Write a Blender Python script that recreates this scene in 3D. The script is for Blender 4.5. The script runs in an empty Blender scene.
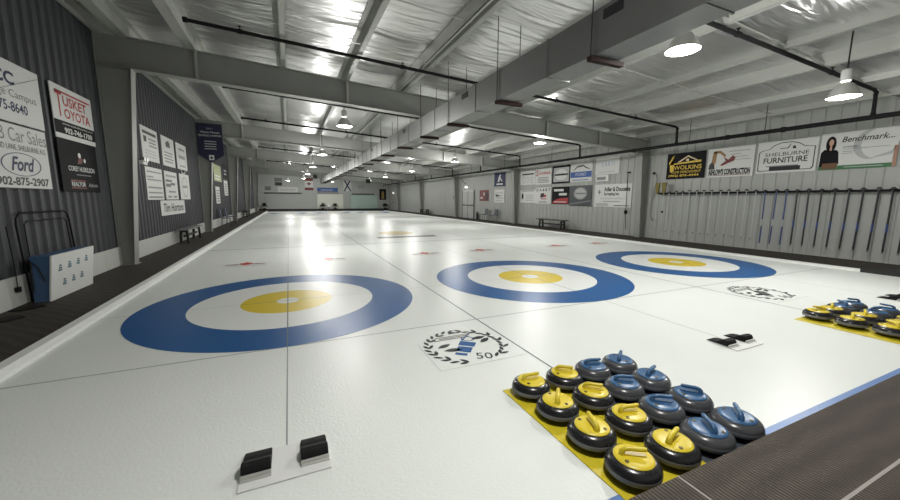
import bpy, bmesh, math, random
from mathutils import Vector, Matrix
random.seed(7)
C = bpy.context.scene.collection
PI = math.pi
# ------------------------------------------------------------------ materials
def mat(name, col, rough=0.6, metal=0.0, var=0.08, vscale=6.0, bump=0.0, bscale=60.0, spec=0.5, emit=None, estr=0.0, aniso=None):
    m = bpy.data.materials.new(name); m.use_nodes = True
    nt = m.node_tree; n = nt.nodes; l = nt.links
    b = n['Principled BSDF']
    b.inputs['Roughness'].default_value = rough
    b.inputs['Metallic'].default_value = metal
    b.inputs['Specular IOR Level'].default_value = spec
    c = (*[x for x in col], 1)
    if var > 0:
        tc = n.new('ShaderNodeTexCoord'); nz = n.new('ShaderNodeTexNoise'); nz.inputs['Scale'].default_value = vscale
        nz.inputs['Detail'].default_value = 4
        l.new(tc.outputs['Object'], nz.inputs['Vector'])
        mx = n.new('ShaderNodeMix'); mx.data_type = 'RGBA'
        mx.inputs['A'].default_value = (*[x * (1 - var) for x in col], 1)
        mx.inputs['B'].default_value = (*[min(1, x * (1 + var)) for x in col], 1)
        l.new(nz.outputs['Fac'], mx.inputs['Factor']); l.new(mx.outputs['Result'], b.inputs['Base Color'])
    else:
        b.inputs['Base Color'].default_value = c
    if bump > 0:
        tc2 = n.new('ShaderNodeTexCoord'); nb = n.new('ShaderNodeTexNoise'); nb.inputs['Scale'].default_value = bscale
        l.new(tc2.outputs['Object'], nb.inputs['Vector'])
        bp = n.new('ShaderNodeBump'); bp.inputs['Strength'].default_value = bump; bp.inputs['Distance'].default_value = 0.01
        l.new(nb.outputs['Fac'], bp.inputs['Height']); l.new(bp.outputs['Normal'], b.inputs['Normal'])
    if emit:
        b.inputs['Emission Color'].default_value = (*emit, 1); b.inputs['Emission Strength'].default_value = estr
    return m
def srgb(r, g, b):
    f = lambda v: (v / 255 / 12.92) if v / 255 <= .04045 else ((v / 255 + .055) / 1.055) ** 2.4
    return (f(r), f(g), f(b))

ICE_R = 0.33
def ice_mat(name, col, var=0.03):
    """painted ice: clear pebbled surface over paint"""
    m = mat(name, col, ICE_R, 0, 0, spec=0.18)
    nt = m.node_tree; n = nt.nodes; l = nt.links; b = n['Principled BSDF']
    g = n.new('ShaderNodeNewGeometry')
    nz = n.new('ShaderNodeTexNoise'); nz.inputs['Scale'].default_value = 1.3; nz.inputs['Detail'].default_value = 6
    l.new(g.outputs['Position'], nz.inputs['Vector'])
    mx = n.new('ShaderNodeMix'); mx.data_type = 'RGBA'
    mx.inputs['A'].default_value = (*[x * (1 - var) for x in col], 1); mx.inputs['B'].default_value = (*[min(1, x * (1 + var)) for x in col], 1)
    l.new(nz.outputs['Fac'], mx.inputs['Factor']); l.new(mx.outputs['Result'], b.inputs['Base Color'])
    n2 = n.new('ShaderNodeTexNoise'); n2.inputs['Scale'].default_value = 50; n2.inputs['Detail'].default_value = 2
    l.new(g.outputs['Position'], n2.inputs['Vector'])
    bp = n.new('ShaderNodeBump'); bp.inputs['Strength'].default_value = 0.3; bp.inputs['Distance'].default_value = 0.006
    l.new(n2.outputs['Fac'], bp.inputs['Height']); l.new(bp.outputs['Normal'], b.inputs['Normal'])
    mr = n.new('ShaderNodeMapRange'); mr.inputs['To Min'].default_value = ICE_R - .03; mr.inputs['To Max'].default_value = ICE_R + .03
    l.new(nz.outputs['Fac'], mr.inputs['Value']); l.new(mr.outputs['Result'], b.inputs['Roughness'])
    return m

def foil_mat():
    m = mat('foil', (.62, .63, .62), .32, .97, 0)
    nt = m.node_tree; n = nt.nodes; l = nt.links; b = n['Principled BSDF']
    g = n.new('ShaderNodeNewGeometry'); mp = n.new('ShaderNodeMapping'); mp.inputs['Scale'].default_value = (.38, 2.6, 1)
    l.new(g.outputs['Position'], mp.inputs['Vector'])
    nz = n.new('ShaderNodeTexNoise'); nz.inputs['Scale'].default_value = 1.6; nz.inputs['Detail'].default_value = 2.5; nz.inputs['Distortion'].default_value = .9
    l.new(mp.outputs['Vector'], nz.inputs['Vector'])
    bp = n.new('ShaderNodeBump'); bp.inputs['Strength'].default_value = .75; bp.inputs['Distance'].default_value = .08
    l.new(nz.outputs['Fac'], bp.inputs['Height']); l.new(bp.outputs['Normal'], b.inputs['Normal'])
    n3 = n.new('ShaderNodeTexNoise'); n3.inputs['Scale'].default_value = .8; n3.inputs['Detail'].default_value = 3
    l.new(g.outputs['Position'], n3.inputs['Vector'])
    mx = n.new('ShaderNodeMix'); mx.data_type = 'RGBA'; mx.inputs['A'].default_value = (.55, .55, .55, 1); mx.inputs['B'].default_value = (.85, .85, .84, 1)
    l.new(n3.outputs['Fac'], mx.inputs['Factor']); l.new(mx.outputs['Result'], b.inputs['Base Color'])
    return m

def ribmat(name, c1, c2, rot, scale, scale2, rough=.75):
    m = mat(name, c1, rough, 0, 0, spec=.3)
    nt = m.node_tree; n = nt.nodes; l = nt.links; b = n['Principled BSDF']
    g = n.new('ShaderNodeNewGeometry'); mp = n.new('ShaderNodeMapping'); mp.inputs['Rotation'].default_value = (0, 0, rot)
    l.new(g.outputs['Position'], mp.inputs['Vector'])
    w = n.new('ShaderNodeTexWave'); w.inputs['Scale'].default_value = scale; w.inputs['Distortion'].default_value = .8; w.inputs['Detail'].default_value = 2
    l.new(mp.outputs['Vector'], w.inputs['Vector'])
    w2 = n.new('ShaderNodeTexWave'); w2.bands_direction = 'Y'; w2.inputs['Scale'].default_value = scale2; w2.inputs['Distortion'].default_value = 3; w2.inputs['Detail'].default_value = 3
    l.new(mp.outputs['Vector'], w2.inputs['Vector'])
    ml = n.new('ShaderNodeMath'); ml.operation = 'MULTIPLY'
    l.new(w.outputs['Fac'], ml.inputs[0])
    mr = n.new('ShaderNodeMapRange'); mr.inputs['To Min'].default_value = .55
    l.new(w2.outputs['Fac'], mr.inputs['Value']); l.new(mr.outputs['Result'], ml.inputs[1])
    mx = n.new('ShaderNodeMix'); mx.data_type = 'RGBA'; mx.inputs['A'].default_value = (*c1, 1); mx.inputs['B'].default_value = (*c2, 1)
    l.new(ml.outputs[0], mx.inputs['Factor']); l.new(mx.outputs['Result'], b.inputs['Base Color'])
    bp = n.new('ShaderNodeBump'); bp.inputs['Strength'].default_value = .6; bp.inputs['Distance'].default_value = .008
    l.new(ml.outputs[0], bp.inputs['Height']); l.new(bp.outputs['Normal'], b.inputs['Normal'])
    return m

ICE = ice_mat('ice', (.80, .83, .79))
P_BLUE = ice_mat('ice_blue', srgb(36, 90, 148), .12)
P_WHITE = ice_mat('ice_white', (.84, .86, .83))
P_YEL = ice_mat('ice_yellow', srgb(226, 200, 50), .05)
P_LINE = ice_mat('ice_line', srgb(105, 112, 115), .1)
P_MID = ice_mat('ice_mid_line', srgb(158, 162, 161), .06)
P_PALE = ice_mat('ice_pale_line', srgb(190, 194, 190), .05)
P_BLACK = ice_mat('ice_black', srgb(45, 48, 50), .1)
P_RED = ice_mat('ice_red', srgb(190, 60, 50), .1)
P_BROWN = ice_mat('ice_brown', srgb(150, 118, 105), .1)
P_DARK = ice_mat('ice_dark', srgb(95, 88, 80), .1)
P_OCHRE = ice_mat('ice_ochre', srgb(205, 190, 140), .1)
P_BORDER = ice_mat('ice_border_blue', srgb(110, 140, 190), .1)
FOIL = foil_mat()
CARPET = ribmat('rib_carpet', srgb(40, 36, 32), srgb(98, 89, 80), 0, 14, 2.2)
WALKMAT = ribmat('walk_mat', srgb(34, 31, 28), srgb(84, 77, 70), .75, 5, 2.5)
CLADDARK = mat('dark_cladding', srgb(64, 66, 69), .6, 0, .12, 3)
CLADGREY = mat('grey_cladding', srgb(168, 170, 166), .5, 0, .05, 2)
FARWALL = mat('far_wall_paint', srgb(180, 184, 180), .55, 0, .04, .5)
STEEL = mat('frame_paint', srgb(146, 148, 143), .5, 0, .05, 2)
PURL = mat('purlin_paint', srgb(170, 172, 166), .45, .15, .06, 3)
GALV = mat('galvanised', srgb(140, 141, 140), .5, .9, .14, 1.5)
BLACKP = mat('black_pipe', srgb(26, 26, 27), .75, 0, .1, spec=.2)
DARKM = mat('dark_metal', srgb(38, 38, 40), .5, .2, .1)
BARM = mat('bar_oxide', srgb(48, 34, 32), .8, 0, .15, 8, spec=.15)
ALU = mat('spun_aluminium', srgb(205, 205, 200), .4, .4, .05)
WHITE = mat('white_plastic', srgb(226, 227, 224), .5, 0, .02)
KICK = mat('white_board', srgb(196, 198, 192), .6, 0, .08, 3)
FOAM = mat('white_foam', srgb(232, 234, 230), .6, 0, .03, 8)
BLACKF = mat('black_foam', srgb(28, 28, 28), .7, 0, .1)
LENS = mat('lamp_glow', (1, 1, 1), .4, 0, 0, emit=(1, .98, .93), estr=9)
LENS2 = mat('small_lamp_glow', (1, 1, 1), .4, 0, 0, emit=(1, .99, .96), estr=3)
GRAN_Y = mat('dark_granite', srgb(34, 34, 36), .25, 0, .35, 90)
GRAN_B = mat('grey_granite', srgb(70, 71, 74), .25, 0, .3, 90)
BAND_Y = mat('band_granite', srgb(112, 114, 118), .6, 0, .2, 90)
BAND_B = mat('band_granite_blue', srgb(100, 104, 110), .6, 0, .2, 90)
PL_Y = mat('yellow_plastic', srgb(216, 194, 46), .35, 0, .03)
PL_B = mat('blue_plastic', srgb(52, 92, 132), .33, 0, .04)
BOLT = mat('bolt_steel', srgb(90, 80, 50), .4, .8, .1)
MATY = mat('yellow_sheet', srgb(208, 190, 40), .45, 0, .05, 3)
MATB = mat('dark_sheet', srgb(70, 76, 84), .5, 0, .08, 3)
RUBBER = mat('black_rubber', srgb(17, 17, 18), .7, 0, .15, 20, spec=.25)
NAVY = mat('navy', srgb(32, 38, 80), .6, 0, .05)
BLUE = mat('sign_blue', srgb(38, 84, 160), .5, 0, .04)
SBLUE = mat('steel_blue', srgb(66, 96, 132), .5, 0, .06)
INK = mat('black_ink', srgb(28, 28, 30), .5, 0, .05)
GREY = mat('grey_ink', srgb(120, 122, 124), .5, 0, .05)
LGREY = mat('pale_grey_ink', srgb(178, 180, 180), .5, 0, .03)
RED = mat('red_ink', srgb(170, 36, 40), .5, 0, .05)
DRED = mat('dark_red_ink', srgb(112, 38, 34), .5, 0, .05)
YINK = mat('yellow_ink', srgb(225, 190, 60), .5, 0, .05)
CREAM = mat('cream_ink', srgb(225, 205, 165), .5, 0, .05)
GREEN = mat('green_ink', srgb(60, 115, 70), .5, 0, .05)
OLIVE = mat('olive_print', srgb(150, 160, 90), .5, 0, .15, 8)
SIGNW = mat('sign_white', srgb(214, 215, 212), .6, 0, .02)
SIGNK = mat('sign_black', srgb(22, 22, 24), .7, 0, .05, spec=.2)
SKIN = mat('skin_print', srgb(200, 160, 140), .6, 0, .03)
WOOD = mat('bench_wood', srgb(84, 78, 70), .6, 0, .12, 5)
BRISTLE = mat('corn_bristle', srgb(122, 112, 62), .8, 0, .2, 30)
HANDW = mat('pale_handle', srgb(186, 190, 192), .4, 0, .04)
HANDB = mat('black_handle', srgb(26, 28, 32), .35, 0, .05)
HANDBL = mat('blue_handle', srgb(44, 66, 120), .35, 0, .05)
HEADM = mat('broom_head', srgb(30, 31, 33), .6, 0, .08)
GLASSG = mat('green_glass_panel', srgb(190, 215, 204), .12, 0, .03, 1)
PANELW = mat('bright_panel', srgb(226, 228, 216), .5, 0, .03, 1)
LEAFM = mat('plant_leaf', srgb(58, 66, 50), .6, 0, .2, 9)
POT = mat('plant_pot', srgb(40, 38, 38), .5, 0, .1)
FABRIC = mat('banner_fabric', srgb(36, 38, 64), .8, 0, .06, 5)
SCREEN = mat('scoreboard_dark', srgb(110, 116, 114), .4, 0, .05)
GOLD = mat('gold_print', srgb(150, 128, 70), .6, 0, .2, 5)

# ------------------------------------------------------------------ mesh builder
class MB:
    def __init__(s): s.v = []; s.f = []; s.smooth = []
    def add(s, vs, fs, smooth=False, M=None):
        o = len(s.v)
        for p in vs:
            p = Vector(p)
            s.v.append(tuple(M @ p) if M else tuple(p))
        for f in fs: s.f.append([i + o for i in f]); s.smooth.append(smooth)
        return s
    def box(s, x0, x1, y0, y1, z0, z1, M=None):
        return s.add([(x0,y0,z0),(x1,y0,z0),(x1,y1,z0),(x0,y1,z0),(x0,y0,z1),(x1,y0,z1),(x1,y1,z1),(x0,y1,z1)],
              [(3,2,1,0),(4,5,6,7),(0,1,5,4),(1,2,6,5),(2,3,7,6),(3,0,4,7)], False, M)
    def prism(s, pts, axis, a, b, M=None):
        """polygon pts in the two other axes, extruded along axis from a to b"""
        n = len(pts)
        def mk(p, t):
            return {'x': (t, p[0], p[1]), 'y': (p[0], t, p[1]), 'z': (p[0], p[1], t)}[axis]
        vs = [mk(p, a) for p in pts] + [mk(p, b) for p in pts]
        fs = [list(range(n))[::-1], list(range(n, 2 * n))] + [(i, (i + 1) % n, n + (i + 1) % n, n + i) for i in range(n)]
        return s.add(vs, fs, False, M)
    def poly(s, pts, z=0, M=None):
        return s.add([(p[0], p[1], z) for p in pts], [list(range(len(pts)))], False, M)
    def tube(s, path, r, seg=10, M=None, cap=True, sq=(1, 1)):
        path = [Vector(p) for p in path]; n = len(path)
        rs = r if isinstance(r, (list, tuple)) else [r] * n
        vs = []; prev = None
        for i, p in enumerate(path):
            d = (path[min(i + 1, n - 1)] - path[max(i - 1, 0)]).normalized()
            if prev is None:
                a = Vector((0, 0, 1)) if abs(d.z) < .9 else Vector((1, 0, 0))
                u = d.cross(a).normalized()
            else:
                u = (prev - d * prev.dot(d)).normalized()
            prev = u; w = d.cross(u)
            for k in range(seg):
                t = 2 * PI * k / seg
                vs.append(p + u * math.cos(t) * rs[i] * sq[0] + w * math.sin(t) * rs[i] * sq[1])
        fs = [(i * seg + k, i * seg + (k + 1) % seg, (i + 1) * seg + (k + 1) % seg, (i + 1) * seg + k) for i in range(n - 1) for k in range(seg)]
        if cap: fs += [list(range(seg))[::-1], list(range((n - 1) * seg, n * seg))]
        return s.add(vs, fs, True, M)
    def lathe(s, prof, seg=32, M=None, close=True):
        n = len(prof); vs = []; fs = []
        for r, z in prof:
            for k in range(seg):
                t = 2 * PI * k / seg; vs.append((r * math.cos(t), r * math.sin(t), z))
        for i in range(n - 1):
            for k in range(seg):
                fs.append((i * seg + k, i * seg + (k + 1) % seg, (i + 1) * seg + (k + 1) % seg, (i + 1) * seg + k))
        if close:
            fs += [list(range(seg))[::-1], list(range((n - 1) * seg, n * seg))]
        return s.add(vs, fs, True, M)
    def disc(s, cx, cy, rx, ry=None, z=0, seg=64, M=None):
        ry = ry or rx
        return s.poly([(cx + rx * math.cos(2*PI*k/seg), cy + ry * math.sin(2*PI*k/seg)) for k in range(seg)], z, M)
    def ring(s, cx, cy, r0, r1, z=0, seg=128, sy=1, M=None):
        vs = [(cx + r * math.cos(2*PI*k/seg), cy + sy * r * math.sin(2*PI*k/seg), z) for r in (r0, r1) for k in range(seg)]
        return s.add(vs, [(k, seg + k, seg + (k+1) % seg, (k+1) % seg) for k in range(seg)], False, M)
    def mesh(s, name):
        me = bpy.data.meshes.new(name); me.from_pydata(s.v, [], s.f)
        bm = bmesh.new(); bm.from_mesh(me); bmesh.ops.recalc_face_normals(bm, faces=bm.faces) if s.solid() else None
        bm.to_mesh(me); bm.free()
        me.polygons.foreach_set('use_smooth', s.smooth); me.update()
        return me
    def solid(s): return not getattr(s, 'flat', False)
    def build(s, name, m, parent=None, sharp=True):
        me = s.mesh(name); me.materials.append(m)
        o = bpy.data.objects.new(name, me); C.objects.link(o)
        if parent: o.parent = parent
        if any(s.smooth):
            try: me.set_sharp_from_angle(angle=math.radians(42))
            except Exception: pass
        return o
def flat():
    b = MB(); b.flat = True; return b
def tag(o, label=None, cat=None, group=None, kind=None):
    if label: o['label'] = label
    if cat: o['category'] = cat
    if group: o['group'] = group
    if kind: o['kind'] = kind
    return o
def thing(name, label, cat, loc=(0, 0, 0), rot=None, group=None, kind=None):
    o = bpy.data.objects.new(name, None); C.objects.link(o); o.empty_display_size = .1
    if rot is not None: o.matrix_world = Matrix.Translation(loc) @ rot.to_4x4()
    else: o.location = loc
    return tag(o, label, cat, group, kind)
def dup(root, loc=None, rz=None, label=None):
    r = root.copy(); C.objects.link(r)
    if loc is not None: r.location = loc
    if rz is not None: r.rotation_euler = (0, 0, rz)
    if label: r['label'] = label
    for ch in list(root.children):
        c = ch.copy(); C.objects.link(c); c.parent = r
        for g in ch.children:
            d = g.copy(); C.objects.link(d); d.parent = c
    return r
def text(parent, s, x0, x1, y0, y1, m, z=.004, shear=0, bold=0, name='lettering', label=None, rot=0):
    """built-in lettering fitted to a box in the parent's local xy"""
    cu = bpy.data.curves.new('t', 'FONT'); cu.body = s; cu.shear = shear; cu.offset = bold; cu.resolution_u = 3
    cu.align_x = 'CENTER'
    to = bpy.data.objects.new('t', cu); C.objects.link(to)
    bpy.context.view_layer.update()
    me = bpy.data.meshes.new_from_object(to.evaluated_get(bpy.context.evaluated_depsgraph_get()))
    bpy.data.objects.remove(to); bpy.data.curves.remove(cu)
    xs = [v.co.x for v in me.vertices]; ys = [v.co.y for v in me.vertices]
    ax, bx, ay, by = min(xs), max(xs), min(ys), max(ys)
    cx, cy = (x0 + x1) / 2, (y0 + y1) / 2
    for v in me.vertices:
        px = (v.co.x - (ax + bx) / 2) / (bx - ax) * (x1 - x0); py = (v.co.y - (ay + by) / 2) / (by - ay) * (y1 - y0)
        v.co = (cx + px * math.cos(rot) - py * math.sin(rot), cy + px * math.sin(rot) + py * math.cos(rot), z)
    me.materials.clear(); me.materials.append(m); me.name = name
    o = bpy.data.objects.new(name, me); C.objects.link(o); o.parent = parent
    if label: o['label'] = label
    return o
ROT_L = Matrix(((0, 0, 1), (1, 0, 0), (0, 1, 0)))      # left wall: local x -> +Y, y -> Z, z -> +X
ROT_R = Matrix(((0, 0, -1), (-1, 0, 0), (0, 1, 0)))    # right wall: x -> -Y, y -> Z, z -> -X
ROT_F = Matrix(((1, 0, 0), (0, 0, -1), (0, 1, 0)))     # far wall: x -> +X, y -> Z, z -> -Y

# ------------------------------------------------------------------ dimensions
XL, XR = -3.45, 13.3            # walls
YN, YF = -8.2, 46.0             # near and far end
IL, IR, IE = -2.13, 11.2, 40.0  # ice edges
YP, HP = -4.64, .10             # platform edge and height
S = 4.34
top = lambda X: 4.84 - .064 * (X + 2.8)      # top of rafters
PD = .27                                     # purlin depth
bot = lambda X: 4.20 - .054 * (X + 2.75)     # underside of rafters

# ------------------------------------------------------------------ setting
def struct(b, name, m, parent=None):
    o = b.build(name, m, parent)
    if not parent: o['kind'] = 'structure'
    return o
b = MB(); b.box(IL, IR, YP, IE, -.2, 0)
ice = struct(b, 'floor', ICE)
def strip(x0, x1, y0, y1, z=.0012):
    q = flat(); q.poly([(x0, y0), (x1, y0), (x1, y1), (x0, y1)], z); return q
for k in range(3):
    strip(k*S - .005, k*S + .005, -3.47, 38.2).build('centre_line', P_MID, ice)
for x in (S/2, 1.5*S): strip(x - .009, x + .009, YP + .1, 38.5).build('divider_line', P_LINE, ice)
for y in (-1.83, 36.58): strip(IL, IR, y - .008, y + .008).build('back_line', P_MID, ice)
for y in (0, 34.75):
    for x0, x1 in ((IL, -1.83), (1.83, S - 1.83), (S + 1.83, 2*S - 1.83), (2*S + 1.83, IR)):
        strip(x0, x1, y - .006, y + .006).build('tee_line', P_PALE, ice)
for y in (6.4, 28.35): strip(IL, IR, y - .03, y + .03).build('hog_line', P_LINE, ice)
strip(IL, IR, YP, -4.525, .002).build('border_stripe', P_BORDER, ice)

b = MB(); b.box(XL - .1, IL - .15, YP, YF, -.2, 0); struct(b, 'floor_left', WALKMAT)
b = MB(); b.box(IR + .12, XR + .1, YP, YF, -.2, 0); struct(b, 'floor_right', WALKMAT)
b = MB(); b.box(IL - .15, IR + .12, IE, YF, -.2, 0); struct(b, 'floor_far', WALKMAT)
b = MB(); b.box(XL - .1, XR + .1, YN, YP, -.2, HP); fn = struct(b, 'floor_near', CARPET)
q = flat()
SEAM = mat('seam_strip', srgb(150, 146, 140), .6, 0, .1)
for x in (-1.2, 1.825, 4.85, 7.9): q.add([(x-.006, YN, HP+.002), (x+.006, YN, HP+.002), (x+.006, YP, HP+.002), (x-.006, YP, HP+.002)], [(0,1,2,3)])
q.add([(XL, -5.06, HP+.002), (XR, -5.06, HP+.002), (XR, -5.045, HP+.002), (XL, -5.045, HP+.002)], [(0,1,2,3)])
q.build('seam_strip', SEAM, fn)
# foam bumpers round the ice
b = MB(); b.prism([(IL - .15, -.02), (IL, -.02), (IL, .03), (IL - .05, .065), (IL - .15, .065)], 'y', YP, IE + .1); struct(b, 'trim_1', FOAM)
b = MB(); b.prism([(IR + .12, -.02), (IR, -.02), (IR, .03), (IR + .04, .05), (IR + .12, .05)], 'y', -2.35, IE + .1); struct(b, 'trim_2', FOAM)
b = MB(); b.prism([(IR + .12, -.02), (IR - .05, -.02), (IR - .05, .09), (IR, .12), (IR + .12, .12)], 'y', YP, -2.35); struct(b, 'trim_3', BLACKF)
b = MB(); b.box(IL - .15, IR + .12, IE, IE + .12, -.02, .09); struct(b, 'trim_4', DARKM)

def corrug(x, dx, y0, y1, p, rib, z0, z1):
    """ribbed sheet standing on the line x, ribs dx deep towards the room"""
    ys = []; y = y0
    while y < y1:
        ys += [(y, 0), (y + p - rib, 0), (y + p - rib*.75, dx), (y + p - rib*.25, dx)]; y += p
    b = MB(); n = len(ys)
    vs = [(x + d, yy, z) for z in (z0, z1) for yy, d in ys]
    fs = [(i, i+1, n+i+1, n+i) for i in range(n-1)]
    b.flat = True; b.add(vs, fs)
    b.box(x - .12 if dx > 0 else x + .02, x - .02 if dx > 0 else x + .12, y0, y1, z0, z1)
    return b
struct(corrug(XL, .035, YN, YF, .24, .12, 0, 5.15), 'wall_left', CLADDARK)
struct(corrug(XR, -.02, YN, YF, .305, .05, 0, 4.07), 'wall_right', CLADGREY)
b = MB(); b.prism([(XL-.1, 0), (XR+.1, 0), (XR+.1, top(XR)+PD+.02), (XL-.1, top(XL)+PD+.02)], 'y', YF, YF + .1); struct(b, 'wall_far', FARWALL)
b = MB(); b.prism([(XL-.1, 0), (XR+.1, 0), (XR+.1, top(XR)+PD+.02), (XL-.1, top(XL)+PD+.02)], 'y', YN - .1, YN); struct(b, 'wall_near', CLADGREY)
# white kick board along the dark wall, in lengths between columns
b = MB()
FR = [4.6, 13.5, 22.3, 31.1, 39.9]
ed = [YN] + FR + [YF]
for i in range(len(ed)-1):
    y = ed[i] + .02
    while y < ed[i+1] - .03:
        e = min(y + 2.4, ed[i+1] - .02); b.box(XL + .036, XL + .06, y, e - .008, 0, .41); y = e
struct(b, 'baseboard_left', KICK)

# ceiling: foil faced insulation hung between the purlins
PX = [XL, -2.85, -1.65, .09, 1.6, 3.15, 4.85, 6.5, 8.2, 9.6, 11.2, 12.6, XR]
def ceiling():
    xs = []
    for i in range(len(PX)-1):
        for k in range(6): xs.append((PX[i] + (PX[i+1]-PX[i]) * k/6, math.sin(PI * k/6), i))
    xs.append((XR, 0, 0))
    HO = [PD + .015] * 6 + [.2, .12, .12, PD - .02, .12, .16, PD + .015]      # how high the foil is caught on each purlin
    def hh(x):
        for i in range(len(PX)-1):
            if x <= PX[i+1]: return HO[i] + (HO[i+1]-HO[i]) * (x-PX[i]) / (PX[i+1]-PX[i])
        return HO[-1]
    ny = 300; vs = []; rnd = random.Random(3)
    ph = [[rnd.uniform(0, 6.3) for _ in range(4)] for _ in range(len(PX))]
    for j in range(ny + 1):
        y = YN + (YF - YN) * j / ny
        for x, sg, i in xs:
            w = .55*math.sin(y*2.3 + ph[i][0]) + .4*math.sin(y*4.1 + ph[i][1] + x*.7) + .3*math.sin(y*1.1 + ph[i][2])
            vs.append((x, y, top(x) + hh(x) - sg * (.035 + .022 * w)))
    n = len(xs)
    b = MB(); b.flat = True
    b.add(vs, [(j*n+i, (j+1)*n+i, (j+1)*n+i+1, j*n+i+1) for j in range(ny) for i in range(n-1)], True)
    b.add([(XL-.1, YN, top(XL)+.4), (XR+.1, YN, top(XR)+.4), (XR+.1, YF, top(XR)+.4), (XL-.1, YF, top(XL)+.4)], [(0,1,2,3)])
    return struct(b, 'ceiling', FOIL)
ceiling()

# eave angle and purlins
names = ['on the dark wall side', 'above the pennant', 'above the sponsor boards of the dark wall', 'over the centre line of the sheet beside the dark wall',
         'over the pendant lamps of the dark wall side', 'running close along the duct', 'on the pale wall side of the duct', 'between duct and bright lamp row',
         'above the lamp row near the pale wall', 'beyond the lamp row near the pale wall', 'above the broom rack side', 'along the top of the pale wall']
ordn = ['first', 'second', 'third', 'fourth', 'fifth', 'sixth', 'seventh', 'eighth', 'ninth', 'tenth', 'eleventh', 'twelfth', 'thirteenth', 'fourteenth',
        'fifteenth', 'sixteenth', 'seventeenth', 'eighteenth', 'nineteenth', 'twentieth', 'twenty-first', 'twenty-second', 'twenty-third', 'twenty-fourth', 'twenty-fifth', 'twenty-sixth']
b = MB(); b.box(XL+.04, XL+.16, YN, YF, top(XL)-.03, top(XL)-.015); b.box(XL+.04, XL+.055, YN, YF, top(XL)-.03, top(XL)+PD); struct(b, 'trim_5', PURL)
for i, x in enumerate(PX[1:-1]):
    z = top(x); b = MB()
    dirn = 1
    w = .19 if x in (-2.85, -1.65) else .1
    sgn = -1 if x in (-2.85, -1.65) else 1
    f0, f1 = sorted((x, x + sgn * w))
    b.box(x-.006, x+.006, YN, YF, z+.002, z+PD)
    b.box(f0, f1, YN, YF, z+.002, z+.012); e0 = x + sgn * w; b.box(min(e0, e0 - sgn*.008), max(e0, e0 - sgn*.008), YN, YF, z+.012, z+.032)
    b.box(min(x, x - sgn*.1), max(x, x - sgn*.1), YN, YF, z+PD-.01, z+PD)
    if abs(x-3.15) < .01:      # lapped double purlin with a conduit
        b.box(x-.15, x-.138, YN, YF, z+.002, z+PD); b.box(x-.15, x-.09, YN, YF, z+.002, z+.012)
    o = b.build('roof_purlin', PURL)
    tag(o, f'pale steel roof purlin, {ordn[i]} counted from the dark clad wall', 'roof purlin', 'roof purlins')
# sag straps
for y, nm in ((-1.9, 'beside the two brightest lamps'), (.3, 'over the near house rings'), (2.25, 'next to the first black branch pipe'), (7.6, 'between first and second steel frames'), (10.8, 'just before the second steel frame')):
    b = MB()
    for i in range(len(PX)-1):
        a, e = PX[i], PX[i+1]
        b.box(a + .01, e - .01, y-.02, y+.02, 0, .006, Matrix.Translation((0,0,0)) @ Matrix(((1,0,0,0),(0,1,0,0),(-.064,0,1,top(0)+.055 ),(0,0,0,1))))
    o = b.build('roof_strap', PURL); tag(o, f'thin pale steel strap across the purlins {nm}', 'roof strap', 'roof straps')

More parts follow.
